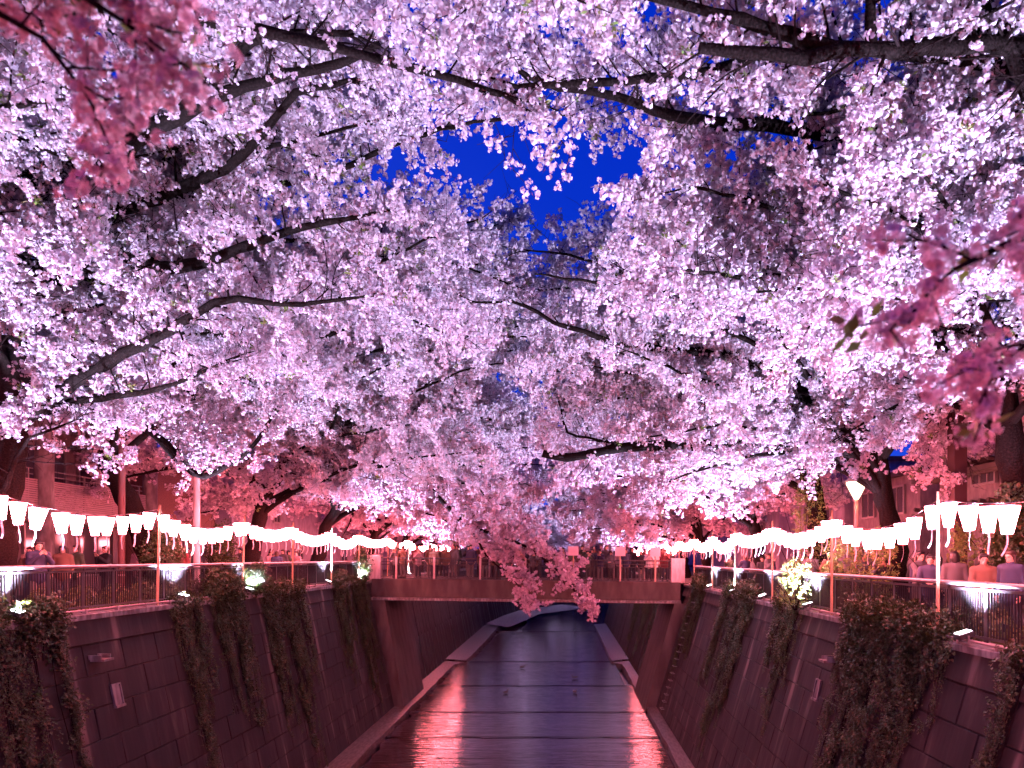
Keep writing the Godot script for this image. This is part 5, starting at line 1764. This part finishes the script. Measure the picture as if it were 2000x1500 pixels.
func people() -> void:
	for k in 3:
		figures.append(figure(k))
	var cloths := [["a navy coat", flat(0.02, 0.025, 0.06)], ["a black coat", flat(0.015, 0.015, 0.017)], ["a grey coat", flat(0.08, 0.08, 0.085)], ["a beige coat", flat(0.22, 0.17, 0.12)], ["a dark red jacket", flat(0.12, 0.018, 0.02)], ["a pale pink jacket", flat(0.3, 0.19, 0.2)], ["a dark green parka", flat(0.05, 0.07, 0.04)], ["a brown jacket", flat(0.14, 0.08, 0.05)], ["a white jacket", flat(0.62, 0.6, 0.58)]]
	var tr := [flat(0.02, 0.022, 0.035), flat(0.03, 0.03, 0.03), flat(0.1, 0.09, 0.085)]
	var hr := [flat(0.012, 0.01, 0.009, 0.5), flat(0.03, 0.018, 0.012, 0.5), flat(0.05, 0.028, 0.018, 0.5)]
	var ord := ["first", "second", "third", "fourth", "fifth", "sixth", "seventh", "eighth", "ninth", "tenth", "eleventh", "twelfth", "thirteenth", "fourteenth", "fifteenth", "sixteenth", "seventeenth", "eighteenth", "nineteenth", "twentieth", "twenty-first", "twenty-second", "twenty-third", "twenty-fourth", "twenty-fifth", "twenty-sixth", "twenty-seventh", "twenty-eighth", "twenty-ninth", "thirtieth"]
	# on the bridge: a front row at the railing and a back row
	for row in 3:
		var n := 22 - row
		for i in n:
			var x := -9.3 + 14.9 * (i + 0.5 * (row % 2)) / (n - 1) + rnd(-0.2, 0.2)
			if row == 0 and absf(x + 5.5) < 1.2:
				continue
			var c: Array = cloths[rng.randi() % cloths.size()]
			var z := -37.5 - row * 0.7 + rnd(-0.15, 0.1)
			person(Vector3(x, 0.08 - 0.012 * (x + 2.0), z), rnd(-0.5, 0.5), [0, 1, 2][rng.randi() % 3] if row == 0 else rng.randi() % 2, c, tr[rng.randi() % 3], hr[rng.randi() % 3], "person in %s on the footbridge, %s row, %s from apartment side" % [c[1 - 1], ["front", "middle", "back"][row], ord[i]], "people on the footbridge", rnd(0.94, 1.06) + 0.05 * row)
	# walkers on the left bank behind the railing
	for i in 30:
		var c: Array = cloths[rng.randi() % 8]
		var z := -12.6 - i * 0.72 + rnd(-0.3, 0.3)
		var x := -12.9 + rnd(-1.1, 0.7)
		if absf(z + 14.9) < 0.7 or absf(z + 19.4) < 0.4 or absf(z + 20.2) < 0.6:
			x = -13.9
		person(Vector3(x, 0.004, z), rnd(-0.6, 0.6) + (0.0 if i % 3 else PI) + (PI / 2 if i % 4 == 1 else 0.0), i % 2, c, tr[rng.randi() % 3], hr[rng.randi() % 3], "person in %s on the apartment walkway, %s from the near end" % [c[0], ord[i]], "walkers on the apartment bank", rnd(0.9, 1.0))
	# right bank: the queue at the lit window and a few by the railing
	var spots := [[Vector3(9.1, RY, -17.6), 1.9, 1, "standing alone beside the lit serving window"], [Vector3(8.15, RY, -15.6), 0.4, 2, "leaning at the railing below the lit serving window"], [Vector3(8.3, RY, -15.1), -2.6, 1, "seen from behind in front of the lit serving window"], [Vector3(7.9, RY, -14.7), -0.5, 0, "facing the river under the first lantern pole"], [Vector3(8.2, RY, -14.3), 2.8, 2, "with bowed back next to the first lantern pole"], [Vector3(8.6, RY, -14.1), 1.8, 1, "half hidden by the first lantern pole"], [Vector3(7.85, RY, -12.75), -0.3, 7, "between the first lantern pole and the ivy column"], [Vector3(8.0, RY, -12.2), -1.2, 0, "looking aside before the ivy column on the shop bank"], [Vector3(8.4, RY, -12.6), 2.2, 1, "behind the pair beside the ivy column on the shop bank"], [Vector3(9.9, RY, -21.5), 0.7, 6, "under the street lamp"], [Vector3(9.4, RY, -27.5), 0.2, 2, "walking beyond the thick dark trunk"], [Vector3(8.6, RY, -29.5), -0.2, 1, "far along the shop bank by the fourth lantern pole"], [Vector3(9.0, RY, -33.0), 0.2, 8, "beside the shop side bridge pillar"]]
	for i in 12:
		var w: Array = cloths[[0, 1, 2, 6, 7, 1][rng.randi() % 6]]
		person(Vector3(rnd(8.0, 9.0), RY, -15.9 - i * 1.55 - rnd(0, 0.5)), rnd(-1.2, 1.2) + (PI if i % 3 == 0 else 0.0), i % 2, w, tr[rng.randi() % 3], hr[rng.randi() % 3], "person in %s strolling along the shop bank, %s of the strollers" % [w[0], ord[i]], "people on the shop bank", rnd(0.92, 1.02))
	for s in spots:
		var c: Array = cloths[s[2]]
		person(s[0], s[1], rng.randi() % 3 if absf(s[1]) < 1.0 else 0, c, tr[rng.randi() % 3], hr[rng.randi() % 2], "person in %s %s" % [c[0], s[3]], "people on the shop bank", rnd(0.9, 0.98))

func ducks() -> void:
	var b := MB.new()
	nets(b, [cap(Vector3(0, 0.05, -0.1), Vector3(0, 0.055, 0.1), 0.085, 0.08, Vector3(1.0, 1.25, 1.0)), cap(Vector3(0, 0.08, -0.16), Vector3(0, 0.12, -0.25), 0.05, 0.015), cap(Vector3(0, 0.09, 0.13), Vector3(0, 0.2, 0.17), 0.04, 0.028), cap(Vector3(0, 0.215, 0.175), Vector3(0, 0.22, 0.195), 0.038, 0.034)], 0.016, 0.03, Vector3(-0.16, -0.1, -0.32), Vector3(0.16, 0.32, 0.32))
	var body := b.mesh(flat(0.05, 0.038, 0.03, 0.6))
	b = MB.new()
	b.lathe(Vector3.ZERO, [Vector2(0.016, 0), Vector2(0.018, 0.03), Vector2(0.012, 0.055)], 8)
	var bill := b.mesh(flat(0.3, 0.2, 0.05, 0.5))
	var where := [[Vector3(-3.0, WATER + 0.165, -50.6), 1.2, "dark duck swimming on the red lit water, beside the main group"], [Vector3(0.78, WATER + 0.165, -46.3), -1.4, "dark duck on the violet water, the farther of two on the shop bank"], [Vector3(0.72, WATER + 0.11, -41.6), 0.5, "dark duck on the violet water, the nearer of two on the shop bank"], [Vector3(-3.5, WATER + 0.11, -41.4), 2.4, "small dark duck on the pink water, alone on the apartment bank"]]
	for q in where:
		var o := thing("duck", q[2], "duck", q[0], q[1], "ducks on the river")
		part(o, "body", body)
		var m := part(o, "bill", bill, Vector3(0, 0.212, 0.222))
		m.rotation.x = PI / 2 + 0.15
		m.scale.z = 0.5
